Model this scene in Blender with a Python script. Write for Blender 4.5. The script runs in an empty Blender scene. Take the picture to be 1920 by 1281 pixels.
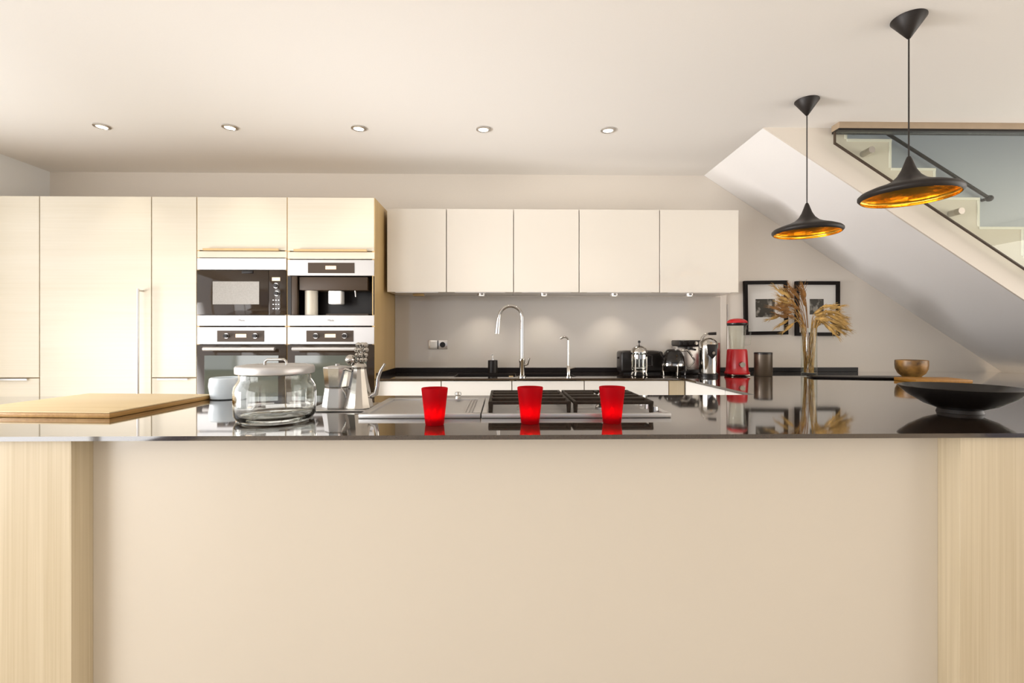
import bpy, bmesh, math, random
from mathutils import Vector, Matrix
random.seed(7)
R = math.radians
SC = bpy.context.scene
COL = SC.collection
PI = math.pi

# ------------------------------------------------------------------ camera
H, F, YAW, HOR = 1.20, 900.0, R(1.0), 632.0      # eye height, focal length in px, yaw, horizon row
cd = bpy.data.cameras.new('camera')
cam = bpy.data.objects.new('camera', cd); COL.objects.link(cam)
cam.location = (0, 0, H)
cam.rotation_euler = (R(90), 0, -YAW)
cd.sensor_fit = 'HORIZONTAL'; cd.sensor_width = 36.0
cd.lens = F / 1920 * 36.0
cd.shift_y = -(640.5 - HOR) / 1920
cd.clip_start = 0.02; cd.clip_end = 100
SC.camera = cam

# ------------------------------------------------------------------ world, exposure
w = bpy.data.worlds.new('sky'); SC.world = w; w.use_nodes = True
bg = w.node_tree.nodes['Background']
bg.inputs[0].default_value = (0.60, 0.72, 1.0, 1); bg.inputs[1].default_value = 0.42
SC.view_settings.view_transform = 'Standard'
SC.view_settings.look = 'None'
SC.view_settings.gamma = 1
SC.view_settings.use_curve_mapping = False
SC.view_settings.exposure = -0.28

def area(name, loc, rot, sx, sy, power, color):
    l = bpy.data.lights.new(name, 'AREA'); l.shape = 'RECTANGLE'; l.size = sx; l.size_y = sy
    l.energy = power; l.color = color
    o = bpy.data.objects.new(name, l); COL.objects.link(o); o.location = loc; o.rotation_euler = rot
    return o
# daylight standing in the garden doors of the left wall, and in the rear windows; the right-hand light is added fill
area('daylight_left', (-3.62, -1.55, 1.25), (0, R(-90), 0), 2.2, 3.0, 168, (1.0, 0.99, 0.975))
area('daylight_left', (-3.62, 1.5, 1.25), (0, R(-90), 0), 2.2, 3.0, 54, (1.0, 0.99, 0.975))
area('fill_right', (5.74, 0, 1.25), (0, R(90), 0), 2.2, 6.0, 215, (1.0, 0.93, 0.83))
area('daylight_rear', (0.8, -4.54, 1.3), (R(90), 0, 0), 8.0, 2.0, 26, (1.0, 0.98, 0.95))
# narrow low beam added at the left doors to brighten the stair soffit
al = area('soffit_fill', (-3.60, 1.9, 0.7), Vector((1, .21, .165)).to_track_quat('-Z', 'Y').to_euler(), 1.6, 1.2, 44, (1.0, 0.96, 0.935)); al.data.spread = R(58)

# ------------------------------------------------------------------ pixel helpers (used to place things on known planes)
CY, SY_ = math.cos(YAW), math.sin(YAW)
def at(x, y, Y):
    u = (x - 960) / F; t = Y / (CY - u * SY_)
    return Vector((t * (u * CY + SY_), Y, H - (y - HOR) / F * t))
def X(x, Y): return at(x, HOR, Y).x
def Z(x, y, Y): return at(x, y, Y).z

# ------------------------------------------------------------------ materials
def rgb(r, g, b):
    f = lambda c: (c / 255 / 12.92) if c / 255 <= 0.04045 else ((c / 255 + 0.055) / 1.055) ** 2.4
    return (f(r), f(g), f(b), 1)
def mat(name, col, rough=0.5, metal=0.0, coat=0.0, ior=1.5, spec=0.5, trans=0.0, emit=None, estr=0.0, noise=None, bump=0.0, coat_rough=0.05, var=0.06, sscale=(1, 1, 1)):
    m = bpy.data.materials.new(name); m.use_nodes = True
    nt = m.node_tree; b = nt.nodes['Principled BSDF']
    b.inputs['Base Color'].default_value = col
    b.inputs['Roughness'].default_value = rough; b.inputs['Metallic'].default_value = metal
    b.inputs['Coat Weight'].default_value = coat; b.inputs['Coat Roughness'].default_value = coat_rough
    b.inputs['IOR'].default_value = ior; b.inputs['Specular IOR Level'].default_value = spec; b.inputs['Transmission Weight'].default_value = trans
    if emit: b.inputs['Emission Color'].default_value = emit; b.inputs['Emission Strength'].default_value = estr
    if noise:
        tc = nt.nodes.new('ShaderNodeTexCoord'); mp = nt.nodes.new('ShaderNodeMapping')
        mp.inputs['Scale'].default_value = sscale
        n = nt.nodes.new('ShaderNodeTexNoise'); n.inputs['Scale'].default_value = noise; n.inputs['Detail'].default_value = 5
        nt.links.new(tc.outputs['Object'], mp.inputs['Vector']); nt.links.new(mp.outputs[0], n.inputs['Vector'])
        cr = nt.nodes.new('ShaderNodeValToRGB')
        cr.color_ramp.elements[0].position = 0.3; cr.color_ramp.elements[1].position = 0.7
        cr.color_ramp.elements[0].color = tuple(c * (1 - var) for c in col[:3]) + (1,)
        cr.color_ramp.elements[1].color = tuple(min(1, c * (1 + var)) for c in col[:3]) + (1,)
        nt.links.new(n.outputs['Fac'], cr.inputs['Fac']); nt.links.new(cr.outputs[0], b.inputs['Base Color'])
        if bump:
            bp = nt.nodes.new('ShaderNodeBump'); bp.inputs['Strength'].default_value = bump; bp.inputs['Distance'].default_value = 0.002
            nt.links.new(n.outputs['Fac'], bp.inputs['Height']); nt.links.new(bp.outputs[0], b.inputs['Normal'])
    return m
def wood(name, c1, c2, axis, rough=0.45, scale=1.0, contrast=1.0):
    """fine streaks running along the given axis, with broader cathedral bands"""
    m = bpy.data.materials.new(name); m.use_nodes = True
    nt = m.node_tree; b = nt.nodes['Principled BSDF']; b.inputs['Roughness'].default_value = rough
    tc = nt.nodes.new('ShaderNodeTexCoord')
    def n(s_along, s_across, det):
        mp = nt.nodes.new('ShaderNodeMapping'); s = [s_across * scale] * 3; s['XYZ'.index(axis)] = s_along * scale
        mp.inputs['Scale'].default_value = s
        nz = nt.nodes.new('ShaderNodeTexNoise'); nz.inputs['Scale'].default_value = 1.0; nz.inputs['Detail'].default_value = det
        nz.inputs['Distortion'].default_value = 0.6
        nt.links.new(tc.outputs['Object'], mp.inputs['Vector']); nt.links.new(mp.outputs[0], nz.inputs['Vector']); return nz
    a = n(1.2, 120, 4); c = n(0.7, 9, 3)
    mx = nt.nodes.new('ShaderNodeMix'); mx.data_type = 'FLOAT'; mx.inputs[0].default_value = 0.5
    nt.links.new(a.outputs['Fac'], mx.inputs[2]); nt.links.new(c.outputs['Fac'], mx.inputs[3])
    cr = nt.nodes.new('ShaderNodeValToRGB'); d = 0.14 / contrast
    cr.color_ramp.elements[0].position = 0.5 - d; cr.color_ramp.elements[1].position = 0.5 + d
    cr.color_ramp.elements[0].color = c2; cr.color_ramp.elements[1].color = c1
    nt.links.new(mx.outputs[0], cr.inputs['Fac']); nt.links.new(cr.outputs[0], b.inputs['Base Color'])
    bp = nt.nodes.new('ShaderNodeBump'); bp.inputs['Strength'].default_value = 0.12; bp.inputs['Distance'].default_value = 0.001
    nt.links.new(a.outputs['Fac'], bp.inputs['Height']); nt.links.new(bp.outputs[0], b.inputs['Normal'])
    return m
M = {
 'paint': mat('wall_paint', (0.82, 0.755, 0.67, 1), 0.6, noise=180, bump=0.05, var=0.01),
 'ceil': mat('ceiling_paint', (0.92, 0.895, 0.86, 1), 0.7, noise=160, bump=0.04, var=0.008),
 'wallgrey': mat('grey_wall_paint', (0.86, 0.87, 0.87, 1), 0.6, noise=180, bump=0.05, var=0.01),
 'floor': wood('pale_floorboards', (0.74, 0.66, 0.55, 1), (0.66, 0.57, 0.46, 1), 'Y', 0.35),
 'oak_h': wood('pale_oak_horizontal', (0.75, 0.69, 0.575, 1), (0.69, 0.62, 0.49, 1), 'X', 0.4, 1.0, 0.7),
 'oak_v': wood('oak_vertical', (0.62, 0.525, 0.37, 1), (0.50, 0.405, 0.26, 1), 'Z', 0.45),
 'oak_side': wood('oak_side_panel', (0.66, 0.47, 0.22, 1), (0.56, 0.38, 0.16, 1), 'Z', 0.4),
 'gloss': mat('cream_lacquer', (0.79, 0.735, 0.65, 1), 0.35, coat=0.6, noise=3, var=0.006),
 'whitegl': mat('white_lacquer', (0.90, 0.885, 0.85, 1), 0.35, coat=0.6, noise=3, var=0.006),
 'panel': mat('cream_island_panel', (0.655, 0.59, 0.495, 1), 0.3, coat=0.2, noise=2, var=0.008),
 'carc': mat('cabinet_carcass', (0.50, 0.40, 0.26, 1), 0.6, noise=20, var=0.03),
 'edge': mat('beech_edging', (0.60, 0.42, 0.20, 1), 0.5, noise=30, var=0.05),
 'top': mat('dark_brown_quartz', (0.042, 0.028, 0.019, 1), 0.04, ior=1.62, coat=1.0, noise=260, var=0.35),
 'splash': mat('grey_glass_splashback', (0.59, 0.545, 0.49, 1), 0.12, coat=0.7, noise=2, var=0.01),
 'steel': mat('brushed_steel', (0.62, 0.60, 0.585, 1), 0.28, metal=1.0, noise=60, var=0.03, sscale=(1, 1, 40)),
 'satin': mat('satin_aluminium', (0.56, 0.545, 0.535, 1), 0.38, metal=0.75, noise=60, var=0.02, sscale=(1, 1, 40)),
 'chrome': mat('polished_chrome', (0.50, 0.475, 0.44, 1), 0.12, metal=1.0),
 'blackgl': mat('black_glass', (0.030, 0.019, 0.011, 1), 0.06, spec=0.35),
 'ovengl': mat('smoked_oven_glass', (0.075, 0.085, 0.07, 1), 0.06, coat=0.6),
 'brownpl': mat('dark_brown_plastic', (0.06, 0.040, 0.026, 1), 0.4, spec=0.3),
 'blackpl': mat('black_plastic', (0.014, 0.011, 0.010, 1), 0.3, spec=0.3),
 'jugblack': mat('dark_coffee_glass', (0.010, 0.008, 0.007, 1), 0.06, spec=0.4),
 'iron': mat('cast_iron', (0.030, 0.021, 0.014, 1), 0.6, spec=0.2, noise=90, bump=0.3, var=0.2),
 'lampblk': mat('black_lamp_metal', (0.018, 0.014, 0.012, 1), 0.45, spec=0.3, noise=60, var=0.1),
 'gold': mat('beaten_brass', (0.86, 0.52, 0.085, 1), 0.26, metal=1.0, noise=38, bump=0.9, var=0.1),
 'brass': mat('bronze_rail', (0.36, 0.27, 0.18, 1), 0.5, noise=20, var=0.05),
 'red': mat('red_plastic', (0.50, 0.004, 0.010, 1), 0.28, coat=0.25),
 'darkred': mat('dark_red_plastic', (0.22, 0.012, 0.012, 1), 0.4),
 'board': wood('bamboo_board', (0.88, 0.70, 0.42, 1), (0.78, 0.58, 0.30, 1), 'X', 0.4),
 'boardedge': wood('board_end_grain', (0.45, 0.215, 0.032, 1), (0.33, 0.145, 0.02, 1), 'Y', 0.45),
 'boardcore': wood('board_core', (0.62, 0.36, 0.12, 1), (0.48, 0.25, 0.07, 1), 'Y', 0.45),
 'walnut': mat('turned_wood', (0.26, 0.135, 0.035, 1), 0.35, noise=11, var=0.9),
 'white': mat('white_plastic', (0.85, 0.84, 0.82, 1), 0.35),
 'cream': mat('cream_plastic', (0.80, 0.74, 0.62, 1), 0.35),
 'mat_': mat('picture_mount', (0.74, 0.72, 0.68, 1), 0.7),
 'frame': mat('black_frame', (0.010, 0.007, 0.006, 1), 0.5, spec=0.15),
 'bulb': mat('lamp_and_fill_glow', (1, 0.95, 0.85, 1), 0.5, emit=(1.0, 0.90, 0.72, 1), estr=9.0),
 'display': mat('display_glow', (0.8, 0.6, 0.4, 1), 0.4, emit=(1.0, 0.72, 0.45, 1), estr=0.75),
 'flame': mat('candle_glow', (1, 0.4, 0.1, 1), 0.5, emit=(1.0, 0.30, 0.10, 1), estr=75.0),
 'wax': mat('candle_wax', (0.85, 0.75, 0.65, 1), 0.5),
 'wheat': mat('dried_wheat', (0.52, 0.32, 0.095, 1), 0.7, noise=40, var=0.3),
 'wheat2': mat('brown_dried_wheat', (0.27, 0.125, 0.03, 1), 0.7, noise=40, var=0.3),
 'stairwall': mat('stairwell_paint_cool_shade', (0.50, 0.53, 0.555, 1), 0.6, noise=160, bump=0.04, var=0.01),  # same back wall, with the cool dim stairwell light put into its colour
 'soffit': mat('soffit_paint_lit', (0.92, 0.90, 0.88, 1), 0.6, noise=160, bump=0.04, var=0.008),  # lighter than the stringer: low light from the left put into the colour
 'string': mat('stringer_paint', (0.74, 0.675, 0.59, 1), 0.6, noise=160, bump=0.04, var=0.008),
 'tread': mat('pale_stair_treads', (0.88, 0.86, 0.78, 1), 0.45, noise=60, var=0.01),
 'stair': mat('stair_paint', (0.74, 0.71, 0.63, 1), 0.5, noise=120, var=0.01),
 'blackbowl': mat('black_glazed_bowl', (0.008, 0.0065, 0.006, 1), 0.22, spec=0.4),
 'cup': mat('pale_blue_ceramic', (0.66, 0.74, 0.80, 1), 0.35, coat=0.3),
 'slate': mat('black_slate', (0.012, 0.009, 0.008, 1), 0.35, spec=0.15, noise=60, var=0.2),
 'text': mat('grey_print', (0.18, 0.17, 0.16, 1), 0.5),
 'grate': mat('bronze_canister', (0.09, 0.065, 0.042, 1), 0.36, metal=0.3, noise=30, var=0.05),
}
def glass(name, tint, rough=0.0, ior=1.45, thin=False, mixt=0.0):
    """clear glass; thin panes let light straight through apart from a Fresnel reflection"""
    m = bpy.data.materials.new(name); m.use_nodes = True; nt = m.node_tree; nt.nodes.clear()
    out = nt.nodes.new('ShaderNodeOutputMaterial')
    if thin:
        lw = nt.nodes.new('ShaderNodeLayerWeight'); lw.inputs[0].default_value = 0.5
        pw = nt.nodes.new('ShaderNodeMath'); pw.operation = 'POWER'; pw.inputs[1].default_value = 4.0
        fr = nt.nodes.new('ShaderNodeMath'); fr.operation = 'MULTIPLY_ADD'; fr.inputs[1].default_value = 0.85; fr.inputs[2].default_value = 0.03
        nt.links.new(lw.outputs['Facing'], pw.inputs[0]); nt.links.new(pw.outputs[0], fr.inputs[0])
        tr = nt.nodes.new('ShaderNodeBsdfTransparent'); tr.inputs[0].default_value = tint
        gl = nt.nodes.new('ShaderNodeBsdfGlossy'); gl.inputs['Roughness'].default_value = 0.02
        mx = nt.nodes.new('ShaderNodeMixShader')
        nt.links.new(fr.outputs[0], mx.inputs[0]); nt.links.new(tr.outputs[0], mx.inputs[1]); nt.links.new(gl.outputs[0], mx.inputs[2])
        nt.links.new(mx.outputs[0], out.inputs[0])
    else:
        g = nt.nodes.new('ShaderNodeBsdfGlass'); g.inputs[0].default_value = tint; g.inputs['Roughness'].default_value = rough; g.inputs['IOR'].default_value = ior
        nt.links.new(g.outputs[0], out.inputs[0])
    return m
M['glass'] = glass('clear_glass', (0.97, 0.98, 0.96, 1), thin=True, ior=1.5)
M['jarglass'] = glass('thick_jar_glass', (0.985, 0.99, 0.98, 1), thin=False, ior=1.45)
M['balglass'] = glass('greenish_balustrade_glass', (0.93, 0.945, 0.915, 1), thin=True, ior=1.5)
def red_glass():
    m = bpy.data.materials.new('frosted_red_glass'); m.use_nodes = True; nt = m.node_tree; nt.nodes.clear()
    out = nt.nodes.new('ShaderNodeOutputMaterial')
    tl = nt.nodes.new('ShaderNodeBsdfTranslucent'); tl.inputs[0].default_value = (0.85, 0.004, 0.010, 1)
    df = nt.nodes.new('ShaderNodeBsdfPrincipled'); df.inputs['Base Color'].default_value = (0.42, 0.001, 0.008, 1); df.inputs['Roughness'].default_value = 0.45; df.inputs['Specular IOR Level'].default_value = 0.15
    mx = nt.nodes.new('ShaderNodeMixShader'); mx.inputs[0].default_value = 0.55
    nt.links.new(tl.outputs[0], mx.inputs[1]); nt.links.new(df.outputs[0], mx.inputs[2]); tp_ = nt.nodes.new('ShaderNodeBsdfTransparent'); tp_.inputs[0].default_value = (0.95, 0.03, 0.02, 1)
    m2 = nt.nodes.new('ShaderNodeMixShader'); m2.inputs[0].default_value = 0.10
    nt.links.new(mx.outputs[0], m2.inputs[1]); nt.links.new(tp_.outputs[0], m2.inputs[2]); nt.links.new(m2.outputs[0], out.inputs[0])
    return m
M['redglass'] = red_glass()
def photo_mat(name, seed):
    m = bpy.data.materials.new(name); m.use_nodes = True; nt = m.node_tree; b = nt.nodes['Principled BSDF']
    tc = nt.nodes.new('ShaderNodeTexCoord'); mp = nt.nodes.new('ShaderNodeMapping'); mp.inputs['Location'].default_value = (seed, 0, seed)
    n = nt.nodes.new('ShaderNodeTexNoise'); n.inputs['Scale'].default_value = 22; n.inputs['Detail'].default_value = 4
    cr = nt.nodes.new('ShaderNodeValToRGB'); cr.color_ramp.elements[0].position = 0.5; cr.color_ramp.elements[1].position = 0.72
    cr.color_ramp.elements[0].color = (0.035, 0.03, 0.02, 1); cr.color_ramp.elements[1].color = (0.45, 0.42, 0.36, 1)
    nt.links.new(tc.outputs['Object'], mp.inputs[0]); nt.links.new(mp.outputs[0], n.inputs['Vector']); nt.links.new(n.outputs['Fac'], cr.inputs[0]); nt.links.new(cr.outputs[0], b.inputs['Base Color'])
    return m

# ------------------------------------------------------------------ mesh builder
class MB:
    def __init__(s): s.bm = bmesh.new()
    def box(s, x0, x1, y0, y1, z0, z1, bev=0.0, seg=2):
        t = bmesh.new(); bmesh.ops.create_cube(t, size=1)
        for v in t.verts: v.co = Vector(((x0 + x1) / 2 + v.co.x * (x1 - x0), (y0 + y1) / 2 + v.co.y * (y1 - y0), (z0 + z1) / 2 + v.co.z * (z1 - z0)))
        if bev: bmesh.ops.bevel(t, geom=list(t.edges), offset=bev, segments=seg, affect='EDGES', profile=0.5)
        return s.merge(t)
    def merge(s, t, mtx=None):
        if mtx: t.transform(mtx)
        me = bpy.data.meshes.new('t'); t.to_mesh(me); t.free(); s.bm.from_mesh(me); bpy.data.meshes.remove(me); return s
    def lathe(s, prof, seg=40, c=(0, 0, 0), a0=0.0, mtx=None, sx=1.0, sy=1.0):
        t = bmesh.new(); rings = []
        for r, z in prof:
            if r < 1e-6: rings.append([t.verts.new((0, 0, z))])
            else: rings.append([t.verts.new((r * sx * math.cos(a0 + 2 * PI * k / seg), r * sy * math.sin(a0 + 2 * PI * k / seg), z)) for k in range(seg)])
        for a, b in zip(rings, rings[1:]):
            for k in range(seg):
                q = (k + 1) % seg
                if len(a) == 1 and len(b) == 1: continue
                if len(a) == 1: t.faces.new((a[0], b[q], b[k]))
                elif len(b) == 1: t.faces.new((a[k], a[q], b[0]))
                else: t.faces.new((a[k], a[q], b[q], b[k]))
        bmesh.ops.recalc_face_normals(t, faces=t.faces[:])
        return s.merge(t, (mtx or Matrix()) if mtx else Matrix.Translation(c))
    def cyl(s, p, q, r, seg=20, r2=None):
        p, q = Vector(p), Vector(q); d = q - p; L = d.length
        mtx = Matrix.Translation(p) @ d.to_track_quat('Z', 'Y').to_matrix().to_4x4()
        r2 = r if r2 is None else r2
        return s.lathe([(0, 0), (r, 0), (r2, L), (0, L)], seg, mtx=mtx)
    def tube(s, pts, r, seg=12, cap=True):
        pts = [Vector(p) for p in pts]; n = len(pts)
        rr = r if isinstance(r, (list, tuple)) else [r] * n
        t = bmesh.new(); rings = []; up = None
        for i, p in enumerate(pts):
            d = (pts[min(i + 1, n - 1)] - pts[max(i - 1, 0)]).normalized()
            if up is None: up = d.orthogonal().normalized()
            up = (up - d * up.dot(d)).normalized(); sd = d.cross(up)
            rings.append([t.verts.new(p + (up * math.cos(2 * PI * k / seg) + sd * math.sin(2 * PI * k / seg)) * rr[i]) for k in range(seg)])
        for a, b in zip(rings, rings[1:]):
            for k in range(seg): t.faces.new((a[k], a[(k + 1) % seg], b[(k + 1) % seg], b[k]))
        if cap: t.faces.new(rings[0][::-1]); t.faces.new(rings[-1])
        bmesh.ops.recalc_face_normals(t, faces=t.faces[:])
        return s.merge(t)
    def prism(s, poly, axis, a, b, bev=0.0):
        """poly in the plane across `axis` (Y: (x,z); X: (y,z); Z: (x,y)), extruded from a to b"""
        t = bmesh.new()
        def p(u, v, h): return {'Y': (u, h, v), 'X': (h, u, v), 'Z': (u, v, h)}[axis]
        A = [t.verts.new(p(u, v, a)) for u, v in poly]; B = [t.verts.new(p(u, v, b)) for u, v in poly]
        t.faces.new(A); t.faces.new(B[::-1]); n = len(poly)
        for k in range(n): t.faces.new((A[k], B[k], B[(k + 1) % n], A[(k + 1) % n]))
        bmesh.ops.recalc_face_normals(t, faces=t.faces[:])
        if bev: bmesh.ops.bevel(t, geom=list(t.edges), offset=bev, segments=2, affect='EDGES', profile=0.5)
        return s.merge(t)
    def build(s, name, m, parent=None, org=None, smooth=40, **tg):
        bm = s.bm
        for f in bm.faces: f.smooth = True
        lim = R(smooth)
        for e in bm.edges:
            if len(e.link_faces) == 2 and e.calc_face_angle(0) > lim: e.smooth = False
        if parent is not None: org = parent.matrix_parent_inverse.copy() if False else WORLD.get(parent.name, Vector((0, 0, 0)))
        elif org is None:
            co = [v.co for v in bm.verts]
            org = Vector(((min(c.x for c in co) + max(c.x for c in co)) / 2, (min(c.y for c in co) + max(c.y for c in co)) / 2, min(c.z for c in co)))
        org = Vector(org)
        bmesh.ops.translate(bm, verts=bm.verts[:], vec=-org)
        me = bpy.data.meshes.new(name); bm.to_mesh(me); bm.free()
        me.materials.append(M[m] if isinstance(m, str) else m)
        o = bpy.data.objects.new(name, me); COL.objects.link(o)
        if parent is not None: o.parent = parent; WORLD[o.name] = org
        else: o.location = org; WORLD[o.name] = org
        for k, v in tg.items(): o[k] = v
        return o
WORLD = {}
def thing(name, label, cat, loc, group=None):
    o = bpy.data.objects.new(name, None); COL.objects.link(o)
    o.location = loc; o.empty_display_size = 0.05
    o['label'] = label; o['category'] = cat
    if group: o['group'] = group
    WORLD[o.name] = Vector(loc); return o
def tag(o, label, cat, group=None):
    o['label'] = label; o['category'] = cat
    if group: o['group'] = group
    return o
def struct(name, mb, m): return mb.build(name, m, kind='structure')
def copy_tree(o, parent=None):
    c = o.copy(); COL.objects.link(c)
    if parent is not None: c.parent = parent
    for ch in list(o.children): copy_tree(ch, c)
    return c
def text_mesh(name, body, size, loc, m, parent):
    cu = bpy.data.curves.new(name, 'FONT'); cu.body = body; cu.size = size; cu.align_x = 'CENTER'; cu.align_y = 'CENTER'; cu.extrude = 0.0004
    t = bpy.data.objects.new(name, cu); COL.objects.link(t)
    dg = bpy.context.evaluated_depsgraph_get(); me = bpy.data.meshes.new_from_object(t.evaluated_get(dg))
    bpy.data.objects.remove(t); bpy.data.curves.remove(cu)
    me.transform(Matrix.Rotation(R(90), 4, 'X')); me.transform(Matrix.Translation(Vector(loc) - WORLD[parent.name]))
    me.materials.clear(); me.materials.append(M[m])
    o = bpy.data.objects.new(name, me); COL.objects.link(o); o.parent = parent; return o

# ------------------------------------------------------------------ planes of the room
YW, YT, YU, YI, YB = 3.84, 3.24, 3.46, 1.37, 2.30     # back wall, tall fronts, wall-cabinet fronts, island front, island back
XL, XR, YF, CEIL, TOP = -3.57, 5.7, -4.5, 2.50, 0.92
YS = 2.95                                             # front face of the stair
SX0, SZ0, SLP = 1.613, 2.505, 0.65                    # soffit line

struct('floor', MB().box(XL - .1, XR + .1, YF - .1, YW + .1, -0.1, 0), 'floor')
zl_ = SZ0 + .08; xl_ = SX0 + zl_ / SLP
struct('wall_back', MB().prism([(XL - .1, 0), (xl_, 0), (SX0, zl_), (1.5, zl_), (1.5, CEIL + .25), (XL - .1, CEIL + .25)], 'Y', YW, YW + .12), 'paint')
struct('wall_stairwell', MB().prism([(xl_, 0), (XR + .1, 0), (XR + .1, 6), (1.5, 6), (1.5, zl_), (SX0, zl_)], 'Y', YW, YW + .12), 'stairwall')
b = MB()
b.box(XL - .12, XL, 3.0, YW, 0, CEIL + .25).box(XL - .12, XL, YF, -3.1, 0, CEIL + .25).box(XL - .12, XL, -3.1, 3.0, 2.35, CEIL + .25)
struct('wall_left', b, 'wallgrey')
b = MB(); b.box(XL, -3.2, YF - .12, YF, 0, CEIL + .25).box(4.8, XR, YF - .12, YF, 0, CEIL + .25).box(-3.2, 4.8, YF - .12, YF, 2.4, CEIL + .25)
struct('wall_front', b, 'paint')
struct('wall_right', MB().box(XR, XR + .12, 3.0, YW, 0, 6.0).box(XR, XR + .12, YF, -3.0, 0, 6.0).box(XR, XR + .12, -3.0, 3.0, 2.35, 6.0), 'paint')  # opening added for the right-hand fill light
b = MB().box(XL, XR, YF, YS, CEIL, CEIL + .25).box(XL, SX0, YS, YW, CEIL, CEIL + .25)
struct('ceiling', b, 'ceil')
# garden-door frames in the left and rear openings
b = MB()
for y in (-3.1, -1.6, -0.08, 1.44, 2.92): b.box(XL - .08, XL - .02, y, y + .08, 0, 2.35)
b.box(XL - .08, XL - .02, -3.1, 3.0, 2.27, 2.35)
struct('window_1', b, 'white')
b = MB()
for y in (-3.0, -1.0, 0.95, 2.92): b.box(XR + .02, XR + .08, y, y + .08, 0, 2.35)
b.box(XR + .02, XR + .08, -3.0, 3.0, 2.27, 2.35)
struct('added_window_3', b, 'white')  # unseen window added to house the right-hand fill light
b = MB()
for x in (-3.2, -1.22, 0.76, 2.74, 4.72): b.box(x, x + .08, YF - .08, YF - .02, 0, 2.4)
b.box(-3.2, 4.8, YF - .08, YF - .02, 2.32, 2.4)
struct('window_2', b, 'white')

# ------------------------------------------------------------------ staircase
st = thing('staircase', 'white staircase climbing to the left behind glass above the picture wall', 'stairs', (3.2, YS, 0))
steps = [(SX0, CEIL + 0.001), (SX0, 2.975 - .182), (1.853, 2.793), (1.853, 2.611), (2.133, 2.611), (2.133, 2.429), (2.412, 2.429), (2.412, 2.25)]
x, z = 2.412, 2.25
while z > 0.2 and x < 5.3:
    x += 0.2795; steps.append((x, z)); z -= .182; steps.append((x, z))
xe = x; ze = z
def soff(x): return SZ0 - SLP * (x - SX0)
poly = steps + [(xe, max(soff(xe), 0.0)), (SX0 + (SZ0) / SLP, 0.0)] if soff(xe) < 0 else steps + [(xe, soff(xe))]
poly = [p for p in poly]
MB().prism([(x_, z_) for x_, z_ in poly if z_ >= -0.01], 'Y', YS + .012, YW - .002, 0).build('flight', 'soffit', st, label='steps and smooth white soffit')
MB().prism([(x_, z_) for x_, z_ in poly if z_ >= -0.01], 'Y', YS, YS + .0118, 0).build('stringer', 'string', st, label='beige stepped stringer face')
for i_ in range(3, min(len(steps) - 2, 19), 2):
    (xa_, za_), (xb_, zb__), (xc_, zc_) = steps[i_], steps[i_ + 1], steps[i_ + 2]
    MB().box(xa_ + .002, xb_ + .004, YS - .004, YW - .003, za_ - .013, za_ + .003).build('tread', 'tread', st)
    MB().box(xb_ - .012, xb_ + .002, YS - .004, YW - .003, zc_ + .004, za_ - .0135).build('riser', 'tread', st)
gy = 2.895
bal = thing('glass_balustrade', 'clear glass stair balustrade panel hung in front of the white stair stringer', 'balustrade', (3.0, gy, 1.9))
p0, p1, p2 = at(1566, 240, gy), at(1566, 268, gy), at(1920, 503, gy)
dx = (p2.z - p1.z) / (p2.x - p1.x); xe2 = 4.6
MB().prism([(p0.x, 2.4485), (p1.x, p1.z), (xe2, p1.z + dx * (xe2 - p1.x)), (xe2, 2.4485)], 'Y', gy - .006, gy + .006).build('glass_panel', 'balglass', bal)
eg = MB()
d2 = Vector((1, 0, dx)).normalized(); nn = Vector((-d2.z, 0, d2.x))
q1 = Vector((p1.x, 0, p1.z)); q2 = Vector((xe2, 0, p1.z + dx * (xe2 - p1.x)))
eg.prism([((q1).x, (q1).z), (q2.x, q2.z), ((q2 - nn * .007).x, (q2 - nn * .007).z), ((q1 - nn * .007).x, (q1 - nn * .007).z)], 'Y', gy - .008, gy + .008)
eg.box(p0.x - .006, p0.x, gy - .008, gy + .008, p1.z - .006, 2.45)
eg.build('panel_edging', 'brownpl', bal, label='dark line along the lower edge of the glass')
for (px, py) in ((1630, 283), (1797, 397), (1960, 507)):
    c = at(px, py, gy)
    m_ = MB().cyl((c.x, gy - .022, c.z), (c.x, YS - .001, c.z), .020, 20); m_.build('standoff', 'chrome', bal, label='round steel standoff fixing')
tr = MB().box(p0.x, XR, 2.86, 2.93, 2.462, CEIL, .002)
struct('trim_1', tr, 'brass')
struct('trim_2', MB().box(p0.x, XR, 2.864, 2.926, 2.449, 2.462), 'blackpl')
hy = YW - .06
a, c = at(1540, 172, hy), at(1855, 372, hy)
hr = thing('stair_handrail', 'slim black handrail with a round end on the wall behind the stairs', 'handrail', (c.x, YW, c.z))
MB().tube([a, c], .013, 16).build('rail', 'blackpl', hr)
MB().lathe([(0, -.026), (.015, -.022), (.026, -.008), (.027, .006), (.018, .02), (0, .026)], 24, (c.x, hy, c.z)).build('end_knob', 'blackpl', hr)
MB().cyl((c.x, hy, c.z), (c.x, YW, c.z), .012).build('bracket', 'blackpl', hr)
g_ = at(1610, 240, hy); MB().tube([(g_.x, hy, g_.z + .05), (g_.x, hy, g_.z - .01), (g_.x, YW, g_.z - .02)], .012).build('bracket', 'blackpl', hr)

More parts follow.
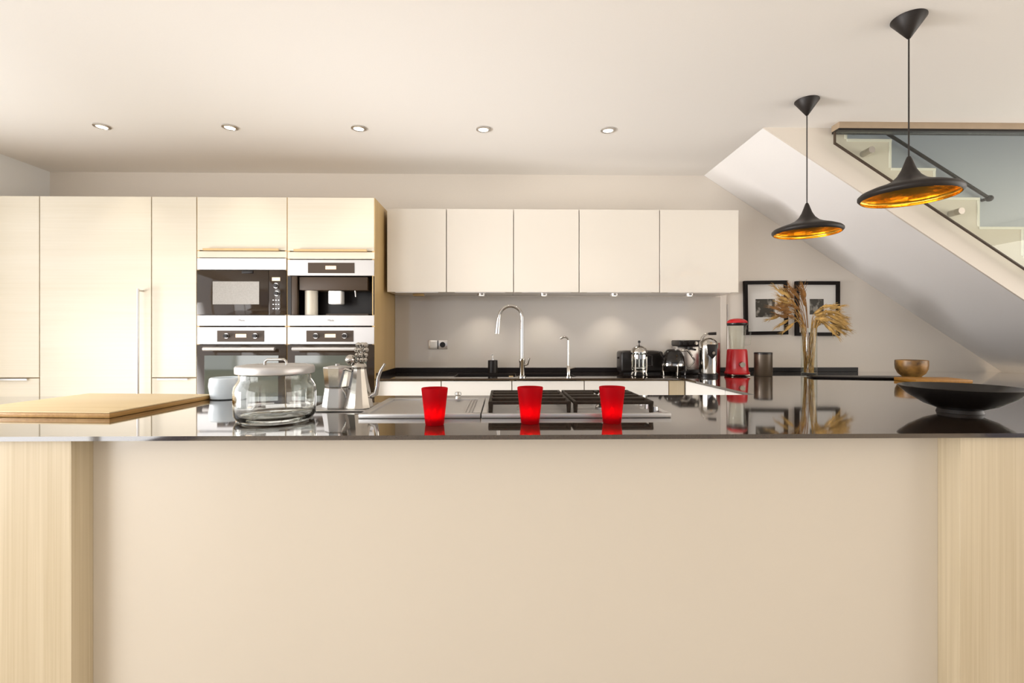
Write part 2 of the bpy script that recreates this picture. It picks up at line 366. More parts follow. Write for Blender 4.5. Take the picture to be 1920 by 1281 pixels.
# ------------------------------------------------------------------ tall cabinets
TT = 2.135; DG = .003
def door_box(mb, x0, x1, y, z0, z1, th=.02): return mb.box(x0 + DG, x1 - DG, y, y + th, z0, z1, .0012, 1)
def bar_handle(parent, p, q, off, r=.006, name='handle'):
    p, q = Vector(p), Vector(q); o = Vector((0, -off, 0)); d = (q - p).normalized() * .012
    mb = MB().tube([p + o - d, q + o + d], r, 12).tube([p + o, p], r * .9, 10).tube([q + o, q], r * .9, 10)
    return mb.build(name, 'steel', parent)
xs = [XL + .002, X(74, YT), X(284, YT), X(369, YT), X(538.5, YT), X(703, YT)]
# unit A, next to the left wall
zc = Z(40, 709, YT)
def carcass(parent, x0, x1, z1=TT - .003, y0=YT + .022):
    MB().box(x0 + .0008, x1 - .0008, y0, YW - .002, 0.08, z1).build('body', 'edge', parent)
    MB().box(x0 + .0008, x1 - .0008, y0 + .05, YW - .05, 0.0, 0.08).build('plinth', 'carc', parent)
A = thing('tall_cabinet', 'pale wood tall cabinet against the grey left wall, at left edge of the photo', 'cabinet', ((xs[0] + xs[1]) / 2, 3.54, 0), 'tall pale wood cabinets')
carcass(A, xs[0], xs[1])
d_ = door_box(MB(), xs[0], xs[1], YT, zc + .003, TT).build('door', 'oak_h', A)
d_ = door_box(MB(), xs[0], xs[1], YT, 0.10, zc - .003).build('drawer', 'oak_h', A)
def edge_pull(parent, x0, x1, z, up=True):
    s = 1 if up else -1
    MB().box(x0, x1, YT - .018, YT + .001, z - .0015, z + .0015).box(x0, x1, YT - .018, YT - .015, z - .010 if up else z, z if up else z + .010).build('handle', 'steel', parent)
xh = X(55, YT)
edge_pull(d_, xs[0] + .06, xh, zc - .004)
Bc = thing('tall_fridge_cabinet', 'wide pale wood fridge cabinet with a long vertical bar handle', 'cabinet', ((xs[1] + xs[2]) / 2, 3.54, 0), 'tall pale wood cabinets')
carcass(Bc, xs[1], xs[2])
d_ = door_box(MB(), xs[1], xs[2], YT, 0.10, TT).build('door', 'oak_h', Bc)
hx = X(264, YT - .02); bar_handle(d_, (hx, YT, Z(264, 546, YT)), (hx, YT, 0.62), .045, .0075)
Cc = thing('narrow_tall_cabinet', 'narrow pale wood tall cabinet left of the microwave', 'cabinet', ((xs[2] + xs[3]) / 2, 3.54, 0), 'tall pale wood cabinets')
carcass(Cc, xs[2], xs[3])
door_box(MB(), xs[2], xs[3], YT, zc + .003, TT).build('door', 'oak_h', Cc)
d_ = door_box(MB(), xs[2], xs[3], YT, 0.10, zc - .003).build('drawer', 'oak_h', Cc)
edge_pull(d_, xs[2] + .05, xs[3] - .05, zc - .004)

# appliance towers: side boards, shelves, lift-up door on top
def tower(name, label, x0, x1, zdoor0, zfill1, side):
    t = thing(name, label, 'cabinet', ((x0 + x1) / 2, 3.54, 0), 'appliance tower cabinets')
    mb = MB()
    mb.box(x0 + .0008, x0 + .016, YT + .002, YW - .002, 0.0, TT)
    xr = x1 - .0008
    if not side: mb.box(xr - .015, xr, YT + .002, YW - .002, 0, TT)
    mb.box(x0 + .016, xr - (.016 if not side else 0.02), YW - .02, YW - .002, 0, TT)
    mb.box(x0 + .016, xr - .016, YT + .022, YW - .02, TT - .018, TT)
    mb.box(x0 + .016, xr - .016, YT + .022, YW - .02, zdoor0 - .016, zdoor0 - .002)
    mb.box(x0 + .016, xr - .016, YT + .022, YW - .02, 0.62, 0.638)
    mb.build('body', 'edge', t)
    if side: MB().box(x1 - .019, x1, YT + .002, YW - .002, 0, TT, .001, 1).build('side_panel', 'oak_side', t, label='golden wood side panel')
    d = door_box(MB(), x0, x1 - (.0 if not side else .002), YT, zdoor0, TT).build('door', 'oak_h', t)
    MB().box(x0 + .05, x1 - .05, YT - .020, YT + .001, zdoor0 - .005, zdoor0 - .001).box(x0 + .05, x1 - .05, YT - .020, YT - .017, zdoor0 - .001, zdoor0 + .008).build('handle', 'edge', d, label='slim bronze edge pull')
    door_box(MB(), x0, x1, YT, zfill1, zdoor0 - .008).build('filler_strip', 'oak_h', t)
    door_box(MB(), x0, x1, YT, 0.10, 0.615).build('drawer', 'oak_h', t)
    return t
x3, x4, x5 = xs[3], xs[4], xs[5]
def zz(y, x=540): return Z(x, y, YT)
T1 = tower('appliance_cabinet', 'pale wood appliance tower holding the microwave', x3, x4, zz(469, 450), zz(483, 450), False)
T2 = tower('appliance_cabinet', 'pale wood appliance tower holding the built-in coffee machine', x4, x5, zz(470.5, 620), zz(485.5, 620), True)

def knob_dial(parent, x, z, y, r=.016, m='brownpl'):
    k = MB().cyl((x, y, z), (x, y - .006, z), r * 1.35, 28).build('dial_ring', 'steel', parent)
    MB().cyl((x, y - .006, z), (x, y - .02, z), r, 28).build('dial', 'blackpl', k)
# microwave
g = .006
mw = thing('built_in_microwave', 'built-in microwave with black glass door and steel trim strips', 'microwave', ((x3 + x4) / 2, YT + .2, zz(611, 450)))
ax0, ax1 = x3 + .020, x4 - .020
fx0, fx1 = x3 + .004, x4 - .004
MB().box(ax0, ax1, YT + .02, YW - .06, zz(609, 450), zz(487, 450)).build('body', 'blackpl', mw)
MB().box(fx0, fx1, YT - .004, YT + .018, zz(506, 450), zz(484.5, 450), .001, 1).build('trim_strip', 'satin', mw, label='steel upper trim strip')
MB().box(fx0, fx1, YT - .004, YT + .018, zz(611, 450), zz(591.5, 450), .001, 1).build('trim_strip', 'satin', mw, label='steel lower trim strip')
xd = X(505, YT)
MB().box(fx0, xd - .002, YT - .006, YT + .018, zz(590.5, 450), zz(507, 450), .002).build('door', 'blackgl', mw)
wn = MB().box(X(400, YT), X(487, YT), YT - .008, YT - .0055, zz(571, 450), zz(528, 450), .0008, 1).build('door_window', mat('microwave_window', (0.30, 0.28, 0.25, 1), 0.25, noise=200, var=0.1), mw)
MB().box(xd, fx1, YT - .006, YT + .018, zz(590.5, 450), zz(507, 450), .002).build('control_panel', 'blackgl', mw)
MB().box(X(511, YT), X(526, YT), YT - .0075, YT - .0055, zz(527, 518), zz(520.5, 518)).build('display', 'display', mw)
knob_dial(mw, X(518.5, YT), zz(536, 518), YT - .006, .013); knob_dial(mw, X(520, YT), zz(550.5, 518), YT - .006, .013)
for r_ in range(3):
    for c_ in range(3): MB().box(X(512 + c_ * 5, YT), X(512 + c_ * 5, YT) + .009, YT - .0075, YT - .0055, zz(564 + r_ * 8, 518), zz(564 + r_ * 8, 518) + .007, .0008, 1).build('key', 'steel', mw)
MB().box(X(455, YT), X(476, YT), YT - .012, YT - .005, zz(513, 465), zz(507.5, 465), .002).build('door_catch', 'blackpl', mw)
text_mesh('lettering', 'Miele', .020, ((fx0 + fx1) / 2, YT - .0045, zz(601, 450)), 'text', mw)

# coffee machine
cm = thing('built_in_coffee_machine', 'built-in coffee machine with a dark open bay and steel front', 'coffee machine', ((x4 + x5) / 2, YT + .2, zz(611, 620)))
gx0, gx1 = x4 + .004, x5 - .004
Zc = lambda y: zz(y, 620)
MB().box(gx0, gx1, YT - .004, YT + .018, Zc(517), Zc(487.5), .001, 1).build('control_fascia', 'satin', cm)
MB().box(X(578, YT), X(665, YT), YT - .007, YT - .0035, Zc(512.5), Zc(493), .001, 1).build('display_panel', 'brownpl', cm)
MB().box(X(611, YT), X(631, YT), YT - .009, YT - .0065, Zc(505.5), Zc(499)).build('display', 'display', cm)
MB().box(gx0, gx1, YT - .004, YT + .018, Zc(611), Zc(591.5), .001, 1).build('drip_fascia', 'satin', cm)
text_mesh('lettering', 'Miele', .020, ((gx0 + gx1) / 2, YT - .0045, Zc(601)), 'text', cm)
b = MB()
nb = YT + .16
b.box(gx0 + .016, gx1 - .016, nb, YW - .06, Zc(609), Zc(490))
b.box(gx0 + .016, gx1 - .016, YT + .02, nb, Zc(517), Zc(490))
b.box(gx0 + .016, gx1 - .016, YT + .02, nb, Zc(609), Zc(592))
b.box(gx0, X(546, YT), YT - .002, YT + .018, Zc(590.5), Zc(518)); b.box(X(700, YT), gx1, YT - .002, YT + .018, Zc(590.5), Zc(518))
b.box(gx0 + .016, X(546, YT), YT + .018, nb, Zc(592), Zc(517)); b.box(X(700, YT), gx1 - .016, YT + .018, nb, Zc(592), Zc(517))
b.build('bay_housing', 'blackpl', cm)
MB().box(X(546, YT), X(557, YT), YT + .0, YT + .03, Zc(590.5), Zc(518), .002).build('side_column', 'brownpl', cm)
MB().box(X(562, YT + .02), X(690, YT + .02), YT + .01, nb, Zc(544), Zc(519), .004).build('brew_head', 'brownpl', cm)
MB().lathe([(0, 0), (.042, 0), (.042, Zc(543) - Zc(590)), (0, Zc(543) - Zc(590))], 28, (X(584, YT + .07), YT + .07, Zc(590.5))).build('milk_flask', 'cream', cm, label='cream cylindrical milk flask')
MB().box(X(616, YT + .02), X(641, YT + .02), YT + .012, YT + .08, Zc(570), Zc(544.5), .008, 3).build('coffee_spout', 'white', cm, label='white coffee spout block')
MB().cyl((X(666, YT + .04), YT + .04, Zc(544)), (X(667, YT + .04), YT + .04, Zc(556)), .006, 14, .004).build('steam_nozzle', 'chrome', cm)
MB().box(X(608, YT), X(688, YT), YT + .03, nb - .005, Zc(590.5), Zc(588)).build('drip_tray', 'brownpl', cm)

def oven(label, x0, x1, px0, yo):
    zt, zp, zb = Z(px0, 613.5, YT), Z(px0, 645.5, YT), 0.64
    o = thing('built_in_oven', label, 'oven', ((x0 + x1) / 2, YT + .25, zb), 'built-in ovens')
    a0, a1 = x0 + .004, x1 - .004
    MB().box(x0 + .02, x1 - .022, YT + .02, YW - .06, zb, zt - .012).build('body', 'blackpl', o)
    MB().box(a0, a1, YT - .004, YT + .018, zp, zt, .001, 1).build('control_fascia', 'satin', o)
    kx = [px0 - 45 + dx for dx in (0, 88)]
    MB().box(X(kx[0], YT), X(kx[1], YT), YT - .007, YT - .0035, Z(px0, 641, YT), Z(px0, 620, YT), .001, 1).build('display_panel', 'brownpl', o)
    MB().box(X(px0 - 10, YT), X(px0 + 10, YT), YT - .009, YT - .0065, Z(px0, 633, YT), Z(px0, 626.5, YT)).build('display', 'display', o)
    knob_dial(o, X(px0 - 27, YT), Z(px0, 630, YT), YT - .007, .013); knob_dial(o, X(px0 + 27, YT), Z(px0, 630, YT), YT - .007, .013)
    d = MB().box(a0, a1, YT - .006, YT + .018, zb + .01, zp - .004, .002).build('door', 'blackgl', o)
    MB().box(a0 + .05, a1 - .05, YT - .0075, YT - .0055, zb + .07, zp - .075, .0008, 1).build('door_window', 'ovengl', d)
    hz = Z(px0, 654.5, YT - .05)
    MB().tube([(X(px0 - 72, YT - .05), YT - .05, hz), (X(px0 + 62, YT - .05), YT - .05, hz)], .0125, 16).tube([(X(px0 - 66, YT - .05), YT - .05, hz), (X(px0 - 66, YT - .05), YT - .005, hz)], .008).tube([(X(px0 + 56, YT - .05), YT - .05, hz), (X(px0 + 56, YT - .05), YT - .005, hz)], .008).build('handle', 'satin', d)
    return o
oven('built-in steel oven under the microwave', x3, x4, 453, 0)
oven('built-in steel oven under the coffee machine', x4, x5, 620, 0)

# ------------------------------------------------------------------ wall cabinets with under-cabinet lights
ub, ut = 1.523, 2.122
ux = [X(725, YU), X(837, YU), X(963, YU), X(1086, YU), X(1237, YU), X(1385.5, YU)]
ux[0] = max(ux[0], x5 + .002)
ulab = ['cream gloss wall cabinet touching the wooden tower side', 'cream gloss wall cabinet above the black soap bottle',
        'cream gloss wall cabinet in the middle of the row of five', 'cream gloss wall cabinet above the cafetiere, second from the right', 'cream gloss wall cabinet nearest the framed pictures']
for i in range(5):
    a_, c_ = ux[i], ux[i + 1]
    t = thing('wall_cabinet', ulab[i], 'cabinet', ((a_ + c_) / 2, (YU + YW) / 2, ub), 'cream wall cabinets over the sink')
    MB().box(a_ + .0008, c_ - .0008, YU + .022, YW - .001, ub + .004, ut - .001).build('body', 'gloss', t)
    door_box(MB(), a_, c_, YU, ub, ut).build('door', 'gloss', t)
    MB().box(a_ + .06, c_ - .06, YU + .002, YU + .018, ub - .004, ub - .0005).build('finger_pull', 'steel', t)
def spot(loc, power, ang, name='lamp_beam', col=(1, 0.92, 0.80), parent=None, blend=0.8):
    l = bpy.data.lights.new(name, 'SPOT'); l.energy = power; l.spot_size = R(ang); l.spot_blend = blend; l.color = col; l.shadow_soft_size = .025
    o = bpy.data.objects.new(name, l); COL.objects.link(o)
    if parent is not None: o.parent = parent; o.location = Vector(loc) - WORLD[parent.name]
    else: o.location = loc
    return o
unlab = ['left of the tall tap', 'right of the tall tap', 'above the cafetiere', 'above the steel juicer']
for (px, lb) in zip((903, 1020, 1152, 1293), unlab):
    c = at(px, 554, 3.66)
    t = thing('under_cabinet_light', 'small round spotlight under the wall cabinets ' + lb, 'light', (c.x, 3.66, ub), 'spotlights under the wall cabinets')
    MB().lathe([(.021, 0.0036), (.033, 0.0036), (.033, -.006), (.021, -.008), (.021, 0.0036)], 28, (c.x, 3.66, ub)).build('trim_ring', 'steel', t)
    MB().lathe([(0, -.005), (.0205, -.005), (.0205, .003), (0, .003)], 24, (c.x, 3.66, ub)).build('lens', 'bulb', t)
    spot((c.x, 3.66, ub - .015), 5.0, 110, parent=t)
c = at(785, 553, 3.66)
tag(MB().box(c.x - .04, c.x + .04, 3.64, 3.68, ub - .012, ub + .0036, .002).build('light_switch_box', 'edge'), 'small brown switch box under the leftmost wall cabinet', 'switch')

# ------------------------------------------------------------------ ceiling downlights
dlab = ['ceiling downlight above the wide fridge cabinet, leftmost of five', 'ceiling downlight above the microwave tower, second from the left', 'ceiling downlight above the coffee machine side, middle of five',
        'ceiling downlight above the second wall cabinet from the left', 'ceiling downlight closest to the hanging lamps, rightmost of five']
for i, px in enumerate((191, 431, 672.5, 906.5, 1140)):
    cx = X(px, 3.0)
    t = thing('ceiling_downlight', dlab[i], 'light', (cx, 3.0, CEIL), 'recessed ceiling downlights')
    MB().lathe([(.030, -.001), (.046, -.001), (.046, -.006), (.034, -.010), (.030, -.006), (.030, -.001)], 32, (cx, 3.0, CEIL)).build('trim_ring', 'steel', t)
    MB().lathe([(0, -.008), (.020, -.0085), (.0295, -.006), (.0295, -.001), (0, -.001)], 28, (cx, 3.0, CEIL)).build('lamp', 'bulb', t)
    spot((cx, 3.0, CEIL - .02), 8, 80, parent=t)

# ------------------------------------------------------------------ splashback, upstand, trims
xsp = X(1350, YW)
tag(MB().box(x5 + .002, xsp, YW - .008, YW - .0005, TOP + .036, ub - .002).build('splashback', 'splash'), 'glossy grey glass splashback between worktop and wall cabinets', 'splashback')
struct('trim_3', MB().box(xsp + .001, X(1361, YW), YW - .012, YW - .0005, TOP + .036, ub + .02, .001, 1), 'paint')
struct('trim_4', MB().box(X(1363, YW), X(1363, YW) + .008, YW - .006, YW - .0005, TOP + .036, ub - .06), 'steel')
so_ = thing('wall_socket', 'steel double switch and power socket on the grey splashback', 'socket', at(821, 646, YW - .008))
sx0, sx1 = X(804, YW), X(839, YW); sz0, sz1 = Z(821, 655, YW), Z(821, 638, YW); sm = (sx0 + sx1) / 2
MB().box(sx0, sx1, YW - .014, YW - .008, sz0, sz1, .002).build('face_plate', 'steel', so_)
MB().box(sx0 + .010, sm - .008, YW - .018, YW - .0135, sz0 + .012, sz1 - .012, .0015).build('switch', 'white', so_)
MB().box(sm - .004, sm + .004, YW - .0155, YW - .0135, sz0 + .002, sz1 - .002).build('divider', 'blackpl', so_)
sc_ = ((sm + sx1) / 2, YW - .014, (sz0 + sz1) / 2)
MB().lathe([(0, 0), (.022, 0), (.022, .002), (0, .002)], 24, mtx=Matrix.Translation(sc_) @ Matrix.Rotation(R(90), 4, 'X')).build('socket_well', 'blackpl', so_)

# ------------------------------------------------------------------ base cabinets along the back wall
bz1 = TOP - .016
bx = [x5 + .002, X(826.5, YT), X(960, YT), X(1096.5, YT), X(1256, YT)]
blab = ['white base cabinet beside the ovens', 'white base cabinet under the left end of the sink', 'white base cabinet under the tall tap', 'white base cabinet under the cafetiere']
for i in range(4):
    a_, c_ = bx[i], bx[i + 1]
    t = thing('base_cabinet', blab[i], 'cabinet', ((a_ + c_) / 2, 3.55, 0), 'white base cabinets under the sink worktop')
    MB().box(a_ + .0008, c_ - .0008, YT + .042, YW - .002, .1, bz1 - (.14 if i in (1, 2) else .002)).build('body', 'edge', t)
    if i in (1, 2):
        for u_ in (a_ + .0008, c_ - .016): MB().box(u_, u_ + .0152, YT + .042, YW - .002, bz1 - .139, bz1 - .002).build('side_board', 'edge', t)
    MB().box(a_ + .0008, c_ - .0008, YT + .09, YT + .12, 0, .1).build('plinth', 'carc', t)
    door_box(MB(), a_, c_, YT + .02, .1, bz1 - .004).build('door', 'whitegl', t)
XLEG = X(1281, YT)
t = thing('corner_cabinet', 'oak corner post cabinet where the sink run meets the right arm', 'cabinet', ((bx[4] + XLEG) / 2, 3.55, 0))
MB().box(bx[4] + .001, XLEG + .02, YT + .03, YW - .002, 0, bz1 - .002).build('body', 'edge', t)
MB().box(bx[4] + .003, XLEG + .015, YT + .02, YT + .03, .1, bz1 - .004).build('corner_post', 'oak_v', t, label='vertical oak corner filler')
# right arm, fronts look left
ys = [YB + .02, X and 2.85, YT + .015]
yseam = 2.67
for (y0, y1, lb) in ((YB - .03, yseam, 'white base cabinet of the right arm, nearer the island'), (yseam, YT + .018, 'white base cabinet of the right arm, beside the oak corner post')):
    t = thing('arm_base_cabinet', lb, 'cabinet', (XLEG + .35, (y0 + y1) / 2, 0), 'white base cabinets of the right arm')
    MB().box(XLEG + .044, XLEG + .62, y0 + .001, y1 - .001, .1, bz1 - .002).build('body', 'edge', t)
    MB().box(XLEG + .022, XLEG + .042, y0 + .003, y1 - .003, .1, bz1 - .004, .001, 1).build('door', 'whitegl', t)
    MB().box(XLEG + .09, XLEG + .12, y0 + .001, y1 - .001, 0, .1).build('plinth', 'carc', t)

# ------------------------------------------------------------------ worktop: one continuous U-shaped slab with the sink cut out
th = .013; XWR = 3.93; XWL = -2.75
sk0, sk1, sk2, sk3 = X(852, 3.42), X(968, 3.42), X(984, 3.42), X(1078, 3.42)
sy0, sy1 = 3.36, 3.68
wt = thing('worktop', 'thin dark brown polished worktop running round the island, right arm and sink wall', 'worktop', (0, 2.4, TOP))
b = MB(); z0, z1 = TOP - th, TOP
b.box(XWL, XWR, YI, YB, z0, z1)                           # island
b.box(XLEG, XWR, YB, YT, z0, z1)
b.box(XLEG, XWR, YT, YW - .001, z0, z1)
b.box(x5 + .0015, sk0, YT, YW - .001, z0, z1)
b.box(sk3, XLEG, YT, YW - .001, z0, z1)
b.box(sk0, sk3, YT, sy0, z0, z1); b.box(sk0, sk3, sy1, YW - .001, z0, z1); b.box(sk1, sk2, sy0, sy1, z0, z1)
b.build('slab', 'top', wt)
MB().box(x5 + .002, X(1607, YW), YW - .013, YW - .001, TOP + .0004, TOP + .034, .001, 1).build('upstand', 'slate', wt, label='low black upstand along the wall')
MB().box(x5 + .001, x5 + .010, YT + .03, YW - .014, TOP + .0004, TOP + .034).build('upstand', 'slate', wt, label='low black upstand along the tower side')
sk = thing('sink', 'dark double sink set into the back worktop', 'sink', ((sk0 + sk3) / 2, 3.52, TOP - .15))
for (a_, c_) in ((sk0, sk1), (sk2, sk3)):
    b = MB(); q = .004; zb_ = TOP - .13
    b.box(a_, c_, sy0, sy1, zb_, zb_ + q); b.box(a_, a_ + q, sy0, sy1, zb_ + q, TOP - .001); b.box(c_ - q, c_, sy0, sy1, zb_ + q, TOP - .001)
    b.box(a_ + q, c_ - q, sy0, sy0 + q, zb_ + q, TOP - .001); b.box(a_ + q, c_ - q, sy1 - q, sy1, zb_ + q, TOP - .001)
    bb = b.build('basin', 'blackpl', sk)
    MB().lathe([(0, .0005), (.03, .0005), (.035, .003), (0, .004)], 24, ((a_ + c_) / 2, 3.52, zb_ + q)).build('drain', 'steel', bb)

# taps
def arc(cx, cz, r, a0, a1, n, y): return [Vector((cx + r * math.cos(R(a0 + (a1 - a0) * k / n)), y, cz + r * math.sin(R(a0 + (a1 - a0) * k / n)))) for k in range(n + 1)]
ty = 3.34
p_ = at(979, 706, ty); tx = p_.x
tp = thing('kitchen_tap', 'tall chrome gooseneck tap behind the middle red candle glass', 'tap', (tx, ty, TOP))
rr = (X(981, ty) - X(938, ty)) / 2; zt = Z(960, 574, ty)
MB().lathe([(0, 0), (.026, 0), (.026, .006), (.019, .012), (.018, .10), (.021, .105), (.021, .125), (.013, .13), (0, .13)], 28, (tx, ty, TOP + .0005)).build('body', 'chrome', tp)
pts = [Vector((tx, ty, TOP + .12)), Vector((tx, ty, zt - rr - .08))] + arc(tx - rr, zt - rr, rr, 0, 180, 20, ty) + [Vector((tx - 2 * rr - .004, ty, zt - rr - .03))]
MB().tube(pts, .0115, 16).build('gooseneck', 'chrome', tp)
e_ = pts[-1]
MB().tube([e_ + Vector((.001, 0, .03)), e_ + Vector((-.004, 0, -.01)), e_ + Vector((-.010, 0, Z(937, 626, ty) - e_.z))], [.013, .016, .018], 18).build('spray_head', 'steel', tp)
MB().tube([Vector((tx + .015, ty, TOP + .085)), Vector((tx + .035, ty - .005, TOP + .09)), Vector((tx + .05, ty - .01, TOP + .135))], [.010, .009, .005], 12).build('lever', 'chrome', tp)
ty2 = 3.33; tx2 = X(1066, ty2)
tp = thing('filter_tap', 'small slim chrome filter tap to the right of the tall tap', 'tap', (tx2, ty2, TOP))
zt2 = Z(1060, 632, ty2)
MB().lathe([(0, 0), (.020, 0), (.020, .005), (.012, .01), (.012, .075), (.008, .08), (0, .08)], 24, (tx2, ty2, TOP + .0005)).build('body', 'chrome', tp)
MB().tube([Vector((tx2, ty2, TOP + .07)), Vector((tx2, ty2, zt2 - .05))] + arc(tx2 - .028, zt2 - .028, .028, 0, 120, 12, ty2) + [Vector((tx2 - .058, ty2, zt2 - .012))], .0062, 12).build('spout', 'chrome', tp)
MB().tube([Vector((tx2 + .010, ty2, TOP + .06)), Vector((tx2 + .045, ty2, TOP + .068))], [.006, .0045], 12).build('lever', 'chrome', tp)
sy = 3.72; sc = X(924, sy)
sd = thing('soap_dispenser', 'black cylindrical soap bottle with steel pump behind the sink', 'soap dispenser', (sc, sy, TOP))
MB().lathe([(0, 0), (.035, 0), (.038, .003), (.038, .097), (.034, .10), (0, .10)], 32, (sc, sy, TOP + .0005)).build('bottle', 'blackpl', sd)
MB().lathe([(.0, 0), (.012, 0), (.012, .012), (.005, .016), (.005, .045), (0, .045)], 20, (sc, sy, TOP + .1008)).tube([Vector((sc, sy, TOP + .143)), Vector((sc - .012, sy - .03, TOP + .140))], .0045, 10).build('pump', 'steel', sd)

# ------------------------------------------------------------------ island body
isl = thing('island', 'kitchen island with a cream front panel between two oak end pillars', 'island', (0, 1.85, 0))
yp = 1.39; zt = TOP - th - .0005
xpl, xpr = X(134, yp), X(1800, yp)
ypan = 1.462
MB().box(XWL + .02, xpl, yp, YB - .05, 0, zt, .0012, 1).build('end_pillar', 'oak_v', isl, label='left oak end pillar')
MB().box(xpr, XWR - .02, yp, YB - .05, 0, zt, .0012, 1).build('end_pillar', 'oak_v', isl, label='right oak end pillar')
MB().box(xpl + .0006, xpr - .0006, ypan, ypan + .02, 0.0, zt).build('front_panel', 'panel', isl, label='large cream front panel')
MB().box(xpl + .0006, xpr - .0006, ypan + .0206, YB - .05, 0.06, zt - .06).build('carcass', 'carc', isl)

# ------------------------------------------------------------------ hob and griddle
hy0, hy1 = 1.65, 2.09
gx0_, gx1_, hx0, hx1 = -.497, -.080, -.076, .580
hz = TOP + .0006
gr = thing('steel_griddle', 'flat brushed steel griddle plate set in the island left of the gas hob', 'griddle', ((gx0_ + gx1_) / 2, (hy0 + hy1) / 2, TOP))
b = MB()
def ring(b, x0, x1, y0, y1, w_, z0, z1, bev=.002):
    b.box(x0, x1, y0, y0 + w_, z0, z1, bev); b.box(x0, x1, y1 - w_, y1, z0, z1, bev); b.box(x0, x0 + w_, y0 + w_ * .6, y1 - w_ * .6, z0, z1, bev); b.box(x1 - w_, x1, y0 + w_ * .6, y1 - w_ * .6, z0, z1, bev)
ring(b, gx0_, gx1_, hy0, hy1, .028, hz, TOP + .016)
b.build('frame', 'satin', gr)
MB().box(gx0_ + .026, gx1_ - .026, hy0 + .026, hy1 - .026, hz, TOP + .008).build('plate', 'satin', gr)
b = MB()
for k in range(3): b.box(gx1_ - .062 + k * .012, gx1_ - .056 + k * .012, hy0 + .04, hy1 - .04, TOP + .0084, TOP + .013, .001, 1)
b.build('ribs', 'steel', gr)
kx = X(858, 2.03); MB().lathe([(0, 0), (.012, 0), (.010, .012), (.014, .018), (.012, .028), (0, .03)], 20, (kx, 2.05, TOP + .0165)).build('knob', 'chrome', gr)
hb = thing('gas_hob', 'steel gas hob with black pan supports behind the red candle glasses', 'hob', ((hx0 + hx1) / 2, (hy0 + hy1) / 2, TOP))
b = MB(); ring(b, hx0, hx1, hy0, hy1, .022, hz, TOP + .016); b.build('frame', 'satin', hb)
MB().box(hx0 + .020, hx1 - .020, hy0 + .020, hy1 - .020, hz, TOP + .010).build('plate', 'satin', hb)
hm = (hx0 + hx1) / 2 - .008
gt = TOP + .052
def grate(x0, x1):
    b = MB(); y0, y1 = hy0 + .05, hy1 - .03; w_ = .012; zl = gt - .012
    b.box(x0, x1, y0, y0 + w_, zl, gt, .003); b.box(x0, x1, y1 - w_, y1, zl, gt, .003)
    b.box(x0, x0 + w_, y0 + .008, y1 - .008, zl, gt, .003); b.box(x1 - w_, x1, y0 + .008, y1 - .008, zl, gt, .003)
    xm = (x0 + x1) / 2
    for k in range(1, 4):
        yy = y0 + (y1 - y0) * k / 4
        b.box(x0 + .008, xm - .022, yy - .014, yy + .014, zl + .002, gt + .002, .003); b.box(xm + .022, x1 - .008, yy - .014, yy + .014, zl + .002, gt + .002, .003)
    for yy in (y0 + (y1 - y0) * .25, y0 + (y1 - y0) * .75): b.box(xm - .006, xm + .006, yy - .09 if yy > (y0 + y1) / 2 else yy - .05, yy - .035, zl, gt, .003)
    b.box(xm - .006, xm + .006, y1 - .06, y1 - .008, zl, gt, .003); b.box(xm - .006, xm + .006, y0 + .008, y0 + .05, zl, gt, .003)
    for xx in (x0 + .008, x1 - .008):
        for yy in (y0 + .008, y1 - .008):
            b.tube([(xx, yy, gt - .006), (xx, yy, TOP + .0104)], [.009, .007], 10)
    return b.build('pan_support', 'iron', hb)
grate(hx0 + .022, hm - .004); grate(hm + .004, hx1 - .045)
for xx in ((hx0 + .022 + hm) / 2, (hm + hx1 - .045) / 2):
    for yy in (hy0 + .15, hy1 - .12):
        k = MB().lathe([(0, 0), (.045, 0), (.045, .008), (.036, .016), (0, .016)], 28, (xx, yy, TOP + .0104)).build('burner', 'steel', hb)
        MB().lathe([(0, 0), (.034, 0), (.034, .006), (.030, .010), (0, .010)], 28, (xx, yy, TOP + .0268)).build('burner_cap', 'iron', k)
for k in range(4): MB().lathe([(0, 0), (.015, 0), (.013, .018), (0, .019)], 20, (hx1 - .034, hy0 + .08 + k * .075, TOP + .0104)).build('knob', 'steel', hb)

# ------------------------------------------------------------------ red candle glasses
rlab = ['red frosted candle glass left of the hob, on its own in front of the griddle', 'red frosted candle glass in the middle, in front of the hob left side', 'red frosted candle glass on the right, in front of the hob right side']
rp = [(815, 1.535), (994, 1.555), (1147.5, 1.56)]
root = None
for i, (px, yy) in enumerate(rp):
    loc = (X(px, yy), yy, TOP)
    if root is None:
        root = thing('candle_glass', rlab[i], 'candle holder', loc, 'red candle glasses on the island'); cz = TOP + .0006
        MB().lathe([(0, .010), (.026, .011), (.0385, .1155), (.0405, .1175), (.042, .1155), (.0295, .0015), (.028, 0), (0, 0)], 40, (loc[0], loc[1], cz)).build('glass_cup', 'redglass', root)
        cdl = MB().lathe([(0, 0), (.019, 0), (.019, .014), (.016, .0155), (0, .0155)], 24, (loc[0], loc[1], cz + .0115)).build('tealight', 'wax', root)
        MB().lathe([(0, 0), (.005, .004), (.006, .010), (.003, .018), (0, .024)], 14, (loc[0], loc[1], cz + .030)).build('flame', 'flame', cdl)
        o = root
    else:
        o = copy_tree(root); o.location = loc; o['label'] = rlab[i]

